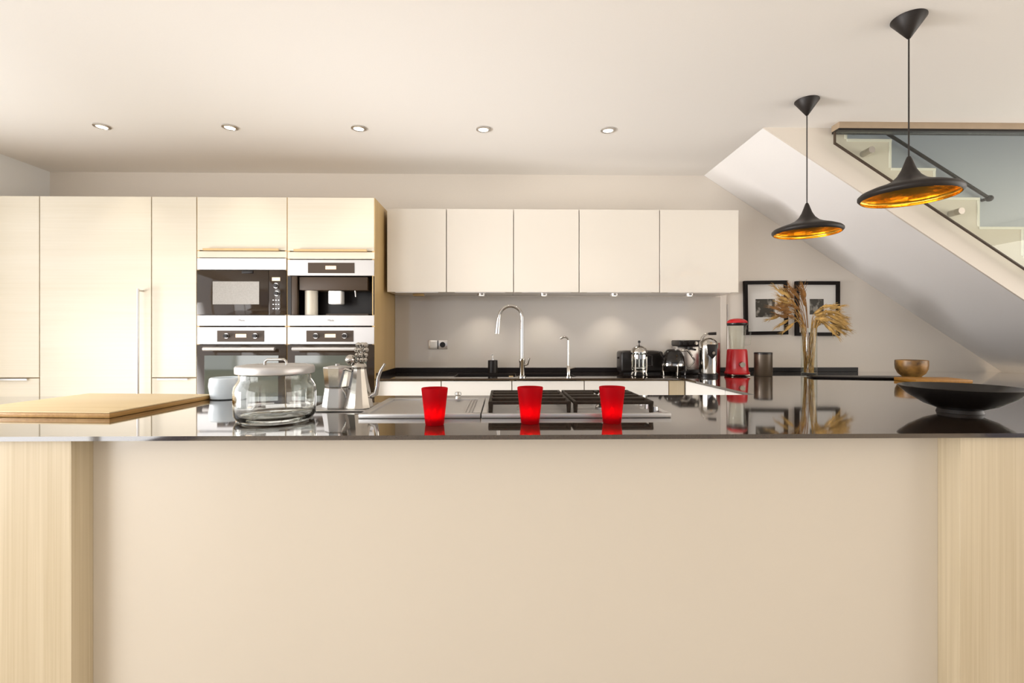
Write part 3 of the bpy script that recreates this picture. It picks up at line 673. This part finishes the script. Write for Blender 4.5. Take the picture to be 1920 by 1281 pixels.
# ------------------------------------------------------------------ big glass jar
jx, jy = X(517, 1.66), 1.66
jr = thing('glass_jar', 'large clear glass biscuit jar with a metal lid near the front of the island', 'jar', (jx, jy, TOP))
o_ = [(0, .0), (.108, 0), (.121, .005), (.1275, .018), (.1295, .05), (.1295, .098), (.127, .113), (.118, .128), (.113, .136), (.113, .152)]
i_ = [(.1085, .152), (.1085, .136), (.113, .126), (.122, .111), (.1245, .098), (.1245, .05), (.1225, .022), (.114, .012), (0, .010)]
MB().lathe(o_ + i_, 64, (jx, jy, TOP + .0006)).build('glass_body', 'jarglass', jr, smooth=60)
lid = MB().lathe([(0, .150), (.100, .150), (.1235, .1535), (.1245, .157), (.1245, .174), (.121, .179), (.104, .182), (.095, .180), (0, .1795)], 64, (jx, jy, TOP + .0036)).build('lid', 'satin', jr)
q = .036
MB().tube([(jx - q, jy, TOP + .182), (jx - q, jy, TOP + .196), (jx - q + .008, jy, TOP + .203), (jx + q - .008, jy, TOP + .203), (jx + q, jy, TOP + .196), (jx + q, jy, TOP + .182)], .0045, 12).build('handle', 'chrome', lid)

# ------------------------------------------------------------------ tray, espresso maker, coffee pot, blue bowl
tr_ = MB().box(-.745, -.505, 1.80, 2.02, TOP + .0006, TOP + .006, .003)
tag(tr_.build('serving_tray', 'steel'), 'thin steel tray under the silver coffee pots, beside the glass jar', 'tray')
mz = TOP + .0066
mx, my = X(632, 1.88), 1.885
mk = thing('moka_pot', 'faceted steel stovetop espresso maker standing right behind the glass jar', 'espresso maker', (mx, my, mz))
MB().lathe([(0, 0), (.055, 0), (.057, .004), (.047, .070), (.047, .076), (0, .076)], 8, (mx, my, mz), a0=PI / 8).build('boiler', 'satin', mk, smooth=20)
MB().lathe([(0, .0765), (.043, .0765), (.046, .082), (.053, .152), (.050, .152), (.044, .086), (0, .086)], 8, (mx, my, mz), a0=PI / 8).build('jug', 'chrome', mk, smooth=20)
ld = MB().lathe([(0, .1525), (.053, .1525), (.051, .157), (.030, .161), (0, .162)], 8, (mx, my, mz), a0=PI / 8).build('lid', 'satin', mk, smooth=20)
MB().lathe([(0, .1625), (.007, .1625), (.008, .168), (0, .170)], 16, (mx, my, mz)).build('knob', 'satin', ld)
MB().tube([(mx + .05, my + .01, mz + .145), (mx + .085, my + .02, mz + .145), (mx + .09, my + .022, mz + .08)], [.006, .009, .008], 10).build('handle', 'blackpl', mk)
cx, cy = X(673, 1.86), 1.862
cp = thing('coffee_pot', 'tall tapering silver coffee pot with curved spout and ornate finial', 'coffee pot', (cx, cy, mz))
MB().lathe([(0, 0), (.056, 0), (.057, .004), (.052, .02), (.040, .08), (.030, .13), (.027, .150), (.029, .158), (.024, .158), (.022, .15), (0, .145)], 12, (cx, cy, mz)).build('body', 'chrome', cp, smooth=20)
ld = MB().lathe([(0, .1585), (.029, .1585), (.027, .167), (.016, .176), (.007, .180), (0, .18)], 24, (cx, cy, mz)).build('lid', 'chrome', cp)
b = MB()
fz = mz + .186
for k, (r_, dz) in enumerate(((.012, 0), (.016, .018), (.019, .038), (.015, .057))):
    for a_ in range(5):
        an = a_ * 2 * PI / 5 + k
        b.lathe([(0, -.010), (.007, -.007), (.010, 0), (.007, .007), (0, .010)], 10, (cx + .01 + r_ * math.cos(an), cy + r_ * math.sin(an), fz + dz))
b.lathe([(0, 0), (.006, 0), (.006, .06), (0, .07)], 10, (cx + .01, cy, fz - .008))
b.build('finial', 'chrome', ld, label='ornate beaded finial')
MB().lathe([(0, -.020), (.009, -.018), (.0165, -.010), (.020, 0), (.0165, .010), (.009, .018), (0, .020)], 24, (cx - .030, cy - .01, mz + .186)).tube([(cx - .02, cy - .005, mz + .178), (cx - .008, cy, mz + .166)], .007, 10).build('thumb_ball', 'chrome', ld)
hp = [(-.026, .142), (-.05, .150), (-.072, .140), (-.080, .115), (-.072, .085), (-.052, .055), (-.047, .038)]
MB().tube([(cx + u, cy - .005, mz + v) for u, v in hp], [.005, .006, .0065, .0065, .006, .005, .004], 12).build('handle', 'chrome', cp)
spp = [(.043, .045), (.064, .055), (.070, .085), (.072, .115), (.084, .145), (.099, .170)]
MB().tube([(cx + u, cy, mz + v) for u, v in spp], [.011, .010, .008, .007, .006, .005], 12).build('spout', 'chrome', cp)
bx_, by_ = X(424, 2.2), 2.2
tag(MB().lathe([(0, .0), (.055, 0), (.062, .004), (.070, .06), (.066, .092), (.060, .097), (.056, .092), (.060, .06), (.054, .012), (0, .010)], 48, (bx_, by_, TOP + .0006)).build('pale_blue_bowl', 'cup'), 'pale blue rounded pot partly hidden behind the glass jar', 'bowl')

# ------------------------------------------------------------------ large chopping board on the left
th2 = .020
cb = thing('chopping_board', 'large light wooden chopping board on the left end of the island', 'chopping board', (-1.62, 1.95, TOP))
P = [(-1.353, 1.672), (-1.318, 2.19), (-1.90, 2.235), (-1.93, 1.715)]
MB().prism(P, 'Z', TOP + .0006, TOP + .0165, .002).build('core', 'boardcore', cb, label='honey-brown lower layer')
MB().prism(P, 'Z', TOP + .0167, TOP + .022, .002).build('top_layer', 'board', cb)

# ------------------------------------------------------------------ things on the sink worktop
def xy(px, Y): return X(px, Y), Y
# toaster
yy = 3.66; x0, x1 = X(1160, yy), X(1238, yy)
tt = thing('toaster', 'black toaster against the splashback behind the cafetiere', 'toaster', ((x0 + x1) / 2, yy, TOP))
zt = Z(1195, 658, yy)
b = MB().box(x0, x1, yy - .08, yy + .08, TOP + .012, zt, .02, 4); b.build('body', 'blackpl', tt)
MB().box(x0 + .02, x1 - .02, yy - .07, yy + .07, TOP + .0006, TOP + .013).build('base', 'blackpl', tt)
MB().box(x0 + .04, x1 - .04, yy - .045, yy - .02, zt - .001, zt + .0015).box(x0 + .04, x1 - .04, yy + .02, yy + .045, zt - .001, zt + .0015).build('slots', 'iron', tt)
MB().box(x0 - .012, x0 + .002, yy - .015, yy + .015, zt - .06, zt - .045, .003).build('lever', 'blackpl', tt)
# cafetiere
yy = 3.44; fx = X(1198.5, yy)
fp = thing('cafetiere', 'steel and glass cafetiere with a domed lid in front of the black toaster', 'cafetiere', (fx, yy, TOP))
s_ = yy / 900
zl = Z(1198, 661, yy) - TOP; ztp = Z(1198, 641, yy) - TOP
rf = 15.5 * s_ * .98
MB().lathe([(0, .030), (rf - .006, .030), (rf - .006, zl - .002), (rf - .009, zl - .002), (rf - .009, .034), (0, .034)], 32, (fx, yy, TOP)).build('beaker', 'glass', fp)
b = MB(); b.lathe([(rf - .004, zl - .045), (rf - .001, zl - .045), (rf - .001, zl - .015), (rf - .004, zl - .015), (rf - .004, zl - .045)], 32, (fx, yy, TOP)).lathe([(rf - .004, .030), (rf - .001, .030), (rf - .001, .042), (rf - .004, .042), (rf - .004, .03)], 32, (fx, yy, TOP))
for k in range(4):
    a_ = PI / 4 + k * PI / 2; c_, s2 = math.cos(a_), math.sin(a_)
    b.tube([(fx + (rf - .001) * c_, yy + (rf - .001) * s2, TOP + zl - .03), (fx + rf * c_, yy + rf * s2, TOP + .05), (fx + (rf - .006) * c_, yy + (rf - .006) * s2, TOP + .028), (fx + (rf + .002) * c_, yy + (rf + .002) * s2, TOP + .004)], [.005, .005, .005, .006], 8)
b.build('frame', 'chrome', fp)
ld = MB().lathe([(0, zl), (rf + .001, zl), (rf + .001, zl + .010), (rf * .85, zl + .030), (rf * .4, zl + .046), (.006, zl + .052), (0, zl + .053)], 32, (fx, yy, TOP)).build('lid', 'chrome', fp)
MB().cyl((fx, yy, TOP + zl + .05), (fx, yy, TOP + ztp - .008), .003).lathe([(0, -.010), (.008, -.008), (.010, 0), (.007, .008), (0, .010)], 16, (fx, yy, TOP + ztp)).build('plunger_knob', 'blackpl', ld)
MB().cyl((fx, yy, TOP + .06), (fx, yy, TOP + zl - .001), .003).lathe([(0, 0), (rf - .010, 0), (rf - .010, .006), (0, .006)], 24, (fx, yy, TOP + .055)).build('plunger', 'steel', fp)
MB().tube([(fx + rf, yy - .01, TOP + zl - .02), (fx + rf + .028, yy - .015, TOP + zl - .025), (fx + rf + .03, yy - .015, TOP + .075), (fx + rf, yy - .01, TOP + .07)], .006, 10).build('handle', 'blackpl', fp)
# glass kettle / coffee jug
yy = 3.46; kx_ = X(1262, yy)
kt = thing('coffee_jug', 'black round glass coffee jug with a steel band and angular chrome handle', 'coffee jug', (kx_, yy, TOP))
MB().lathe([(0, .03), (.060, .03), (.078, .045), (.084, .07), (.084, .10), (.075, .14), (.060, .168), (.055, .175), (.050, .172), (.056, .162), (.070, .135), (.079, .1), (.079, .07), (.070, .048), (0, .036)], 40, (kx_, yy, TOP)).build('glass_body', M['jugblack'], kt)
MB().lathe([(.0805, .074), (.0865, .074), (.0865, .090), (.0805, .090), (.0805, .074)], 40, (kx_, yy, TOP)).build('steel_band', 'chrome', kt)
b = MB()
for k in range(5):
    a_ = R(-90) + k * 2 * PI / 5; c_, s2 = math.cos(a_), math.sin(a_)
    b.tube([(kx_ + .086 * c_, yy + .086 * s2, TOP + .083), (kx_ + .087 * c_, yy + .087 * s2, TOP + .04), (kx_ + .082 * c_, yy + .082 * s2, TOP + .0045)], .0042, 8)
b.build('stand', 'chrome', kt)
ld = MB().lathe([(0, .172), (.048, .1725), (.052, .178), (.040, .190), (0, .194)], 32, (kx_, yy, TOP)).build('lid', 'blackpl', kt)
MB().tube([(kx_ + .048, yy, TOP + .175), (kx_ + .10, yy, TOP + .185), (kx_ + .118, yy, TOP + .17), (kx_ + .155, yy, TOP + .115), (kx_ + .15, yy, TOP + .095), (kx_ + .112, yy, TOP + .060)], [.006, .007, .008, .007, .006, .005], 12).build('handle', 'chrome', kt)
MB().tube([(kx_ - .06, yy, TOP + .12), (kx_ - .09, yy, TOP + .15), (kx_ - .10, yy, TOP + .172)], [.016, .011, .009], 12).build('spout', 'blackpl', kt)
# espresso machine behind
yy = 3.66; x0, x1 = X(1269, yy), X(1311, yy); zt = Z(1290, 638, yy)
em = thing('espresso_machine', 'compact grey steel espresso machine behind the black coffee jug', 'espresso machine', ((x0 + x1) / 2, yy, TOP))
MB().box(x0, x1, yy + .0, yy + .12, TOP + .012, zt - .045, .008).build('body', 'steel', em)
MB().box(x0 - .002, x1 + .002, yy - .06, yy + .12, zt - .045, zt, .010, 3).build('head', 'blackpl', em)
MB().box(x0, x1, yy - .08, yy + .12, TOP + .0006, TOP + .035, .006).build('drip_tray', 'blackpl', em)
for k in range(3): MB().cyl((x0 + .03 + k * .045, yy - .06, zt - .022), (x0 + .03 + k * .045, yy - .075, zt - .022), .013, 18).build('knob', 'chrome' if k == 2 else 'blackpl', em)
MB().tube([(x0 + .09, yy - .03, zt - .05), (x0 + .09, yy - .03, zt - .075)], .02, 16).tube([(x0 + .09, yy - .04, zt - .066), (x0 + .09, yy - .13, zt - .07)], .008, 10).build('portafilter', 'blackpl', em)
# juicer
yy = 3.40; jx2 = X(1328, yy)
ju = thing('citrus_press', 'tall polished steel electric citrus press beside the red blender', 'juicer', (jx2, yy, TOP))
MB().lathe([(0, .0), (.066, 0), (.067, .018), (.062, .022), (0, .022)], 36, (jx2, yy, TOP + .0006)).build('base', 'blackpl', ju)
zb2 = Z(1328, 645, yy) - TOP
MB().lathe([(0, .022), (.060, .022), (.061, .03), (.066, zb2 - .03), (.067, zb2), (.058, zb2 + .018), (.035, zb2 + .04), (0, zb2 + .044)], 36, (jx2, yy, TOP + .0006)).build('body', 'chrome', ju)
MB().prism([(jx2 - .035, TOP + zb2 - .002), (jx2 + .035, TOP + zb2 - .002), (jx2 + .032, TOP + zb2 - .07), (jx2, TOP + zb2 - .105), (jx2 - .032, TOP + zb2 - .07)], 'Y', yy - .075, yy - .052, .004).build('spout_recess', 'blackpl', ju, label='black pointed spout plate')
MB().cyl((jx2, yy - .074, TOP + zb2 - .06), (jx2, yy - .09, TOP + zb2 - .062), .010, 16).build('spout', 'chrome', ju)
MB().tube([(jx2 - .05, yy, TOP + zb2 + .01), (jx2 - .045, yy, TOP + zb2 + .045), (jx2 - .02, yy, TOP + zb2 + .068), (jx2 + .005, yy, TOP + zb2 + .075)], .008, 10).build('press_arm', 'chrome', ju)
MB().tube([(jx2 - .002, yy - .01, TOP + zb2 + .072), (jx2 + .045, yy - .03, TOP + zb2 + .074)], [.010, .011], 12).build('lever_grip', 'blackpl', ju)
rb = MB().box(X(1337.5, 3.60), X(1347, 3.60), 3.57, 3.74, TOP + .0006, Z(1342, 643, 3.60), .004)
tag(rb.build('upright_red_board', 'darkred'), 'narrow dark red board standing on edge behind the steel citrus press', 'chopping board')
# red blender
yy = 3.46; bx2 = X(1382, yy)
bl = thing('blender', 'red countertop blender with a clear jug and red lid', 'blender', (bx2, yy, TOP))
q = yy / 900
zb_ = Z(1382, 655, yy) - TOP
MB().lathe([(0, 0), (.080, 0), (.083, .004), (.080, .012), (0, .012)], 4, (bx2, yy, TOP + .0006), a0=PI / 4, sx=1.15, sy=1.0).build('foot_plate', 'chrome', bl)
MB().lathe([(0, .0125), (.098, .0125), (.100, .020), (.090, .035), (.087, .06), (.080, zb_ - .012), (.074, zb_), (0, zb_)], 32, (bx2, yy, TOP + .0006), sx=.86, sy=.86).build('motor_base', 'red', bl)
MB().cyl((bx2 - .004, yy - .072, TOP + .085), (bx2 - .004, yy - .092, TOP + .083), .021, 24, .019).build('dial', 'chrome', bl)
zj = Z(1382, 611, yy) - TOP
MB().lathe([(0, zb_ + .001), (.048, zb_ + .001), (.050, zb_ + .02), (.062, zj - .005), (.0635, zj), (.060, zj), (.0585, zj - .006), (.047, zb_ + .022), (.045, zb_ + .006), (0, zb_ + .005)], 36, (bx2, yy, TOP + .0006)).build('jug', 'glass', bl)
MB().tube([(bx2 + .058, yy - .01, TOP + zj - .02), (bx2 + .092, yy - .01, TOP + zj - .025), (bx2 + .09, yy - .01, TOP + zb_ + .035), (bx2 + .052, yy - .01, TOP + zb_ + .03)], .006, 12).build('jug_handle', 'glass', bl)
MB().lathe([(0, zj + .0005), (.066, zj + .0005), (.070, zj + .008), (.070, zj + .018), (0, zj + .019)], 36, (bx2, yy, TOP + .0006)).build('lid_seal', 'blackpl', bl)
MB().lathe([(0, zj + .0195), (.071, zj + .0195), (.066, zj + .034), (.045, zj + .047), (.02, zj + .052), (0, zj + .053)], 36, (bx2, yy, TOP + .0006)).build('lid', 'red', bl)
# canister
yy = 3.42; cx_ = X(1431, yy)
cn = thing('black_canister', 'plain dark bronze canister standing just right of the red blender', 'canister', (cx_, yy, TOP))
hz_ = Z(1431, 661, yy) - TOP
MB().lathe([(0, 0), (.058, 0), (.060, .003), (.060, hz_ - .014), (0, hz_ - .014)], 40, (cx_, yy, TOP + .0006)).build('body', 'grate', cn)
MB().lathe([(0, hz_ - .0135), (.061, hz_ - .0135), (.061, hz_ - .003), (.058, hz_), (0, hz_)], 40, (cx_, yy, TOP + .0006)).build('lid', 'blackpl', cn)

# ------------------------------------------------------------------ vase with dried wheat
yy = 3.50; vx = X(1517, yy)
vh = .345
vs = thing('glass_vase', 'tall clear glass cylinder vase in front of the right framed picture', 'vase', (vx, yy, TOP))
MB().lathe([(0, 0), (.050, 0), (.052, .003), (.052, vh), (.0495, vh), (.049, .016), (0, .014)], 40, (vx, yy, TOP + .0006)).build('cylinder', 'glass', vs)
def stalk(px, py, dy, droop, long_awn, m, label, grp):
    """one stalk: from the vase floor to the pixel (px,py) of its ear on a plane dy off the vase axis"""
    rnd = random
    tip = at(px, py, yy + dy)
    a_ = rnd.uniform(0, 2 * PI); base = Vector((vx + .03 * math.cos(a_), yy + .03 * math.sin(a_), TOP + .018))
    rim = Vector((vx + max(-.043, min(.043, (tip.x - vx) * .35)), yy + max(-.035, min(.035, dy * .4)), TOP + vh))
    pts = []
    for k in range(13):
        t = k / 12
        if t < .5:
            s = t / .5; pts.append(base.lerp(rim, s))
        else:
            s = (t - .5) / .5
            ctrl = rim + Vector(((tip.x - rim.x) * .35, dy * .2, (tip.z - rim.z) * .8 + droop))
            pts.append(rim.lerp(ctrl, s).lerp(ctrl.lerp(tip, s), s))
    d = (pts[-1] - pts[-2]).normalized()
    b = MB(); b.tube(pts, [.0018] * 13, 6)
    # ear: plump spindle of grains with awns
    L = .075
    ear = [pts[-1] + d * (L * k / 6) + Vector((0, 0, -droop * .06 * k)) for k in range(7)]
    b.tube(ear, [.003, .009, .0115, .011, .009, .006, .0015], 7)
    for k in range(26):
        i = rnd.randint(1, 6); o = ear[i]
        v = (d + Vector((rnd.uniform(-.45, .45), rnd.uniform(-.45, .45), rnd.uniform(-.4, .4)))).normalized()
        q = o + v * long_awn * rnd.uniform(.6, 1.1)
        b.tube([o, (o + q) / 2 + Vector((0, 0, .004)), q + Vector((0, 0, -.004))], [.0017, .0013, .0006], 4)
    ob = b.build('dried_wheat_stalk', m, org=(vx, yy, TOP))
    tag(ob, label, 'dried wheat', grp)
gl_ = ['dried brown wheat stalk of the upright dark clump on the left of the glass vase', 'dried golden wheat stalk arching to the right out of the glass vase', 'thin dried wheat stalk bending out low to the left of the glass vase']
for k in range(24):
    stalk(random.uniform(1468, 1512), random.uniform(552, 596), random.uniform(-.10, .10), random.uniform(.0, .03), .07, 'wheat2' if k % 5 else 'wheat', gl_[0], 'dark wheat clump in the vase')
for k in range(24):
    a_ = R(random.uniform(-12, 66)); r_ = random.uniform(30, 50)
    stalk(1522 + r_ * math.cos(a_), 608 - r_ * math.sin(a_), random.uniform(-.10, .08), random.uniform(.02, .08), .055, 'wheat', gl_[1], 'golden wheat arching right in the vase')
for k in range(6): stalk(random.uniform(1508, 1534), random.uniform(578, 602), random.uniform(-.06, .08), .02, .05, 'wheat', 'short dried wheat stalk standing upright in the centre of the vase', 'short centre wheat in the vase')
for (px, py) in ((1462, 592), (1478, 600), (1488, 606), (1545, 606)):
    stalk(px, py, random.uniform(-.05, .05), .05, .05, 'wheat', gl_[2] if px < 1500 else gl_[1], 'low wheat stalks in the vase' if px < 1500 else 'golden wheat arching right in the vase')

# ------------------------------------------------------------------ framed pictures
def picture(label, pxs, inner, seed, rot):
    (xa, ya, xb, yb) = pxs
    a_, c_ = at(xa, ya, YW), at(xb, yb, YW); cx, cz = (a_.x + c_.x) / 2, (a_.z + c_.z) / 2
    w_, h_ = (c_.x - a_.x) / 2, (a_.z - c_.z) / 2
    t = thing('framed_picture', label, 'picture', (cx, YW, cz), 'framed pictures on the back wall')
    fw = .028; y1 = YW - .002; y0 = YW - .028
    b = MB(); b.box(cx - w_, cx + w_, y0, y1, cz + h_ - fw, cz + h_, .001, 1).box(cx - w_, cx + w_, y0, y1, cz - h_, cz - h_ + fw, .001, 1)
    b.box(cx - w_, cx - w_ + fw, y0, y1, cz - h_ + fw * .9, cz + h_ - fw * .9, .001, 1).box(cx + w_ - fw, cx + w_, y0, y1, cz - h_ + fw * .9, cz + h_ - fw * .9, .001, 1)
    b.build('frame', 'frame', t)
    MB().box(cx - w_ + fw * .8, cx + w_ - fw * .8, YW - .014, YW - .004, cz - h_ + fw * .8, cz + h_ - fw * .8).build('mount', 'mat_', t)
    i0, i1 = at(inner[0], inner[1], YW), at(inner[2], inner[3], YW)
    MB().box(i0.x, i1.x, YW - .0155, YW - .0142, i1.z, i0.z).build('print', photo_mat('dark_photograph', seed), t)
    t.rotation_euler = (0, R(rot), 0)
picture('black-framed picture with a small dark print, nearer the wall cabinets', (1393, 527, 1474, 628), (1415, 561, 1451, 595), 3.1, -0.8)
picture('black-framed picture half hidden behind the dried wheat', (1489, 528, 1571, 630), (1516, 561, 1542, 590), 8.7, 0)

# ------------------------------------------------------------------ right arm: tray, wooden bowl, small board
tray = thing('slate_tray', 'long black flat tray under the turned wooden bowl', 'tray', (2.45, 3.2, TOP))
MB().prism([(2.10, 3.22), (2.78, 3.08), (2.81, 3.27), (2.13, 3.34)], 'Z', TOP + .003, TOP + .011, .0015).build('top', 'slate', tray)
MB().prism([(2.14, 3.235), (2.75, 3.11), (2.77, 3.24), (2.16, 3.32)], 'Z', TOP + .0006, TOP + .0028).build('foot', 'blackpl', tray)
wx, wy = X(1709, 3.175), 3.175; wz = TOP + .0116
tag(MB().lathe([(0, 0), (.050, 0), (.054, .006), (.075, .025), (.088, .055), (.091, .085), (.090, .112), (.086, .114), (.083, .112), (.084, .085), (.078, .05), (.06, .022), (0, .014)], 48, (wx, wy, wz)).build('wooden_bowl', 'walnut'), 'small turned wooden bowl with mottled brown grain on the black tray', 'bowl')
tag(MB().prism([(2.50, 2.87), (2.815, 2.83), (2.845, 3.03), (2.53, 3.07)], 'Z', TOP + .0006, TOP + .022, .003).build('small_wooden_board', 'boardedge'), 'small honey-brown wooden board between the wooden bowl and the black bowl', 'chopping board')
# black bowl
ox, oy = X(1797, 1.76), 1.755
bb = thing('black_bowl', 'wide shallow black bowl on a small foot at the right end of the island', 'bowl', (ox, oy, TOP))
MB().lathe([(0, .020), (.055, .021), (.10, .038), (.145, .066), (.176, .0935), (.181, .0965), (.1835, .0945), (.178, .087), (.15, .060), (.105, .030), (.070, .016), (.064, .013), (0, .013)], 72, (ox, oy, TOP)).build('basin', 'blackbowl', bb)
MB().lathe([(.052, .0135), (.064, .0135), (.068, .0006), (.060, .0006), (.052, .0135)], 48, (ox, oy, TOP)).build('foot_ring', 'lampblk', bb)

# ------------------------------------------------------------------ pendant lamps
def pendant(loc, label):
    x, y, _ = loc
    t = thing('pendant_lamp', label, 'pendant lamp', (x, y, CEIL), 'black and gold pendant lamps')
    MB().lathe([(0, -.0006), (.061, -.0006), (.061, -.004), (.006, -.082), (0, -.084)], 48, (x, y, CEIL)).build('ceiling_rose', 'lampblk', t)
    zs = 1.937
    MB().cyl((x, y, CEIL - .08), (x, y, zs - .002), .0028, 10).build('cord', 'lampblk', t)
    pr = [(.0, 0), (.006, -.001), (.011, -.012), (.017, -.030), (.026, -.055), (.040, -.080), (.062, -.101), (.095, -.116), (.135, -.129), (.163, -.141), (.172, -.150), (.172, -.159), (.164, -.168)]
    z_ = zs
    prof = [(r, z_ - CEIL + z) for r, z in pr]
    MB().lathe(prof + [(r - .0015 if r > .002 else 0, z - .0012) for r, z in prof[::-1]], 72, (x, y, CEIL)).build('shade', 'lampblk', t, smooth=50)
    inn = [(.1615, -.1675), (.1695, -.158), (.1690, -.152), (.160, -.1445), (.134, -.134), (.095, -.122), (.062, -.108), (.040, -.088), (.022, -.060), (0, -.055)]
    inn = [(r, z_ - CEIL + z) for r, z in inn]
    MB().lathe(inn + [(max(r - .0006, 0), z + .0004 - .0012) for r, z in inn[::-1]], 72, (x, y, CEIL)).build('shade_lining', 'gold', t, smooth=50, label='hammered gold inside of the shade')
    MB().lathe([(0, -.056), (.014, -.058), (.016, -.075), (.020, -.09), (.020, -.102), (.013, -.112), (0, -.116)], 24, (x, y, zs)).build('bulb', 'edge', t)
    pl = bpy.data.lights.new('lamp_and_fill_glow', 'POINT'); pl.energy = 0.35; pl.color = (1, .82, .55); pl.shadow_soft_size = .02  # added point light to brighten the gold lining; the bulb mesh itself is unlit
    po = bpy.data.objects.new('lamp_and_fill_glow', pl); COL.objects.link(po); po.parent = t; po.location = (.03, -.02, zs - CEIL - .128)
    return t
P1 = pendant((X(1704, 1.93) , 1.93, 0), 'black pendant lamp with gold inside, nearer and larger, in front of the stair glass')
P2 = pendant((X(1513, 2.61), 2.61, 0), 'black pendant lamp with gold inside, further and smaller, in front of the white soffit')
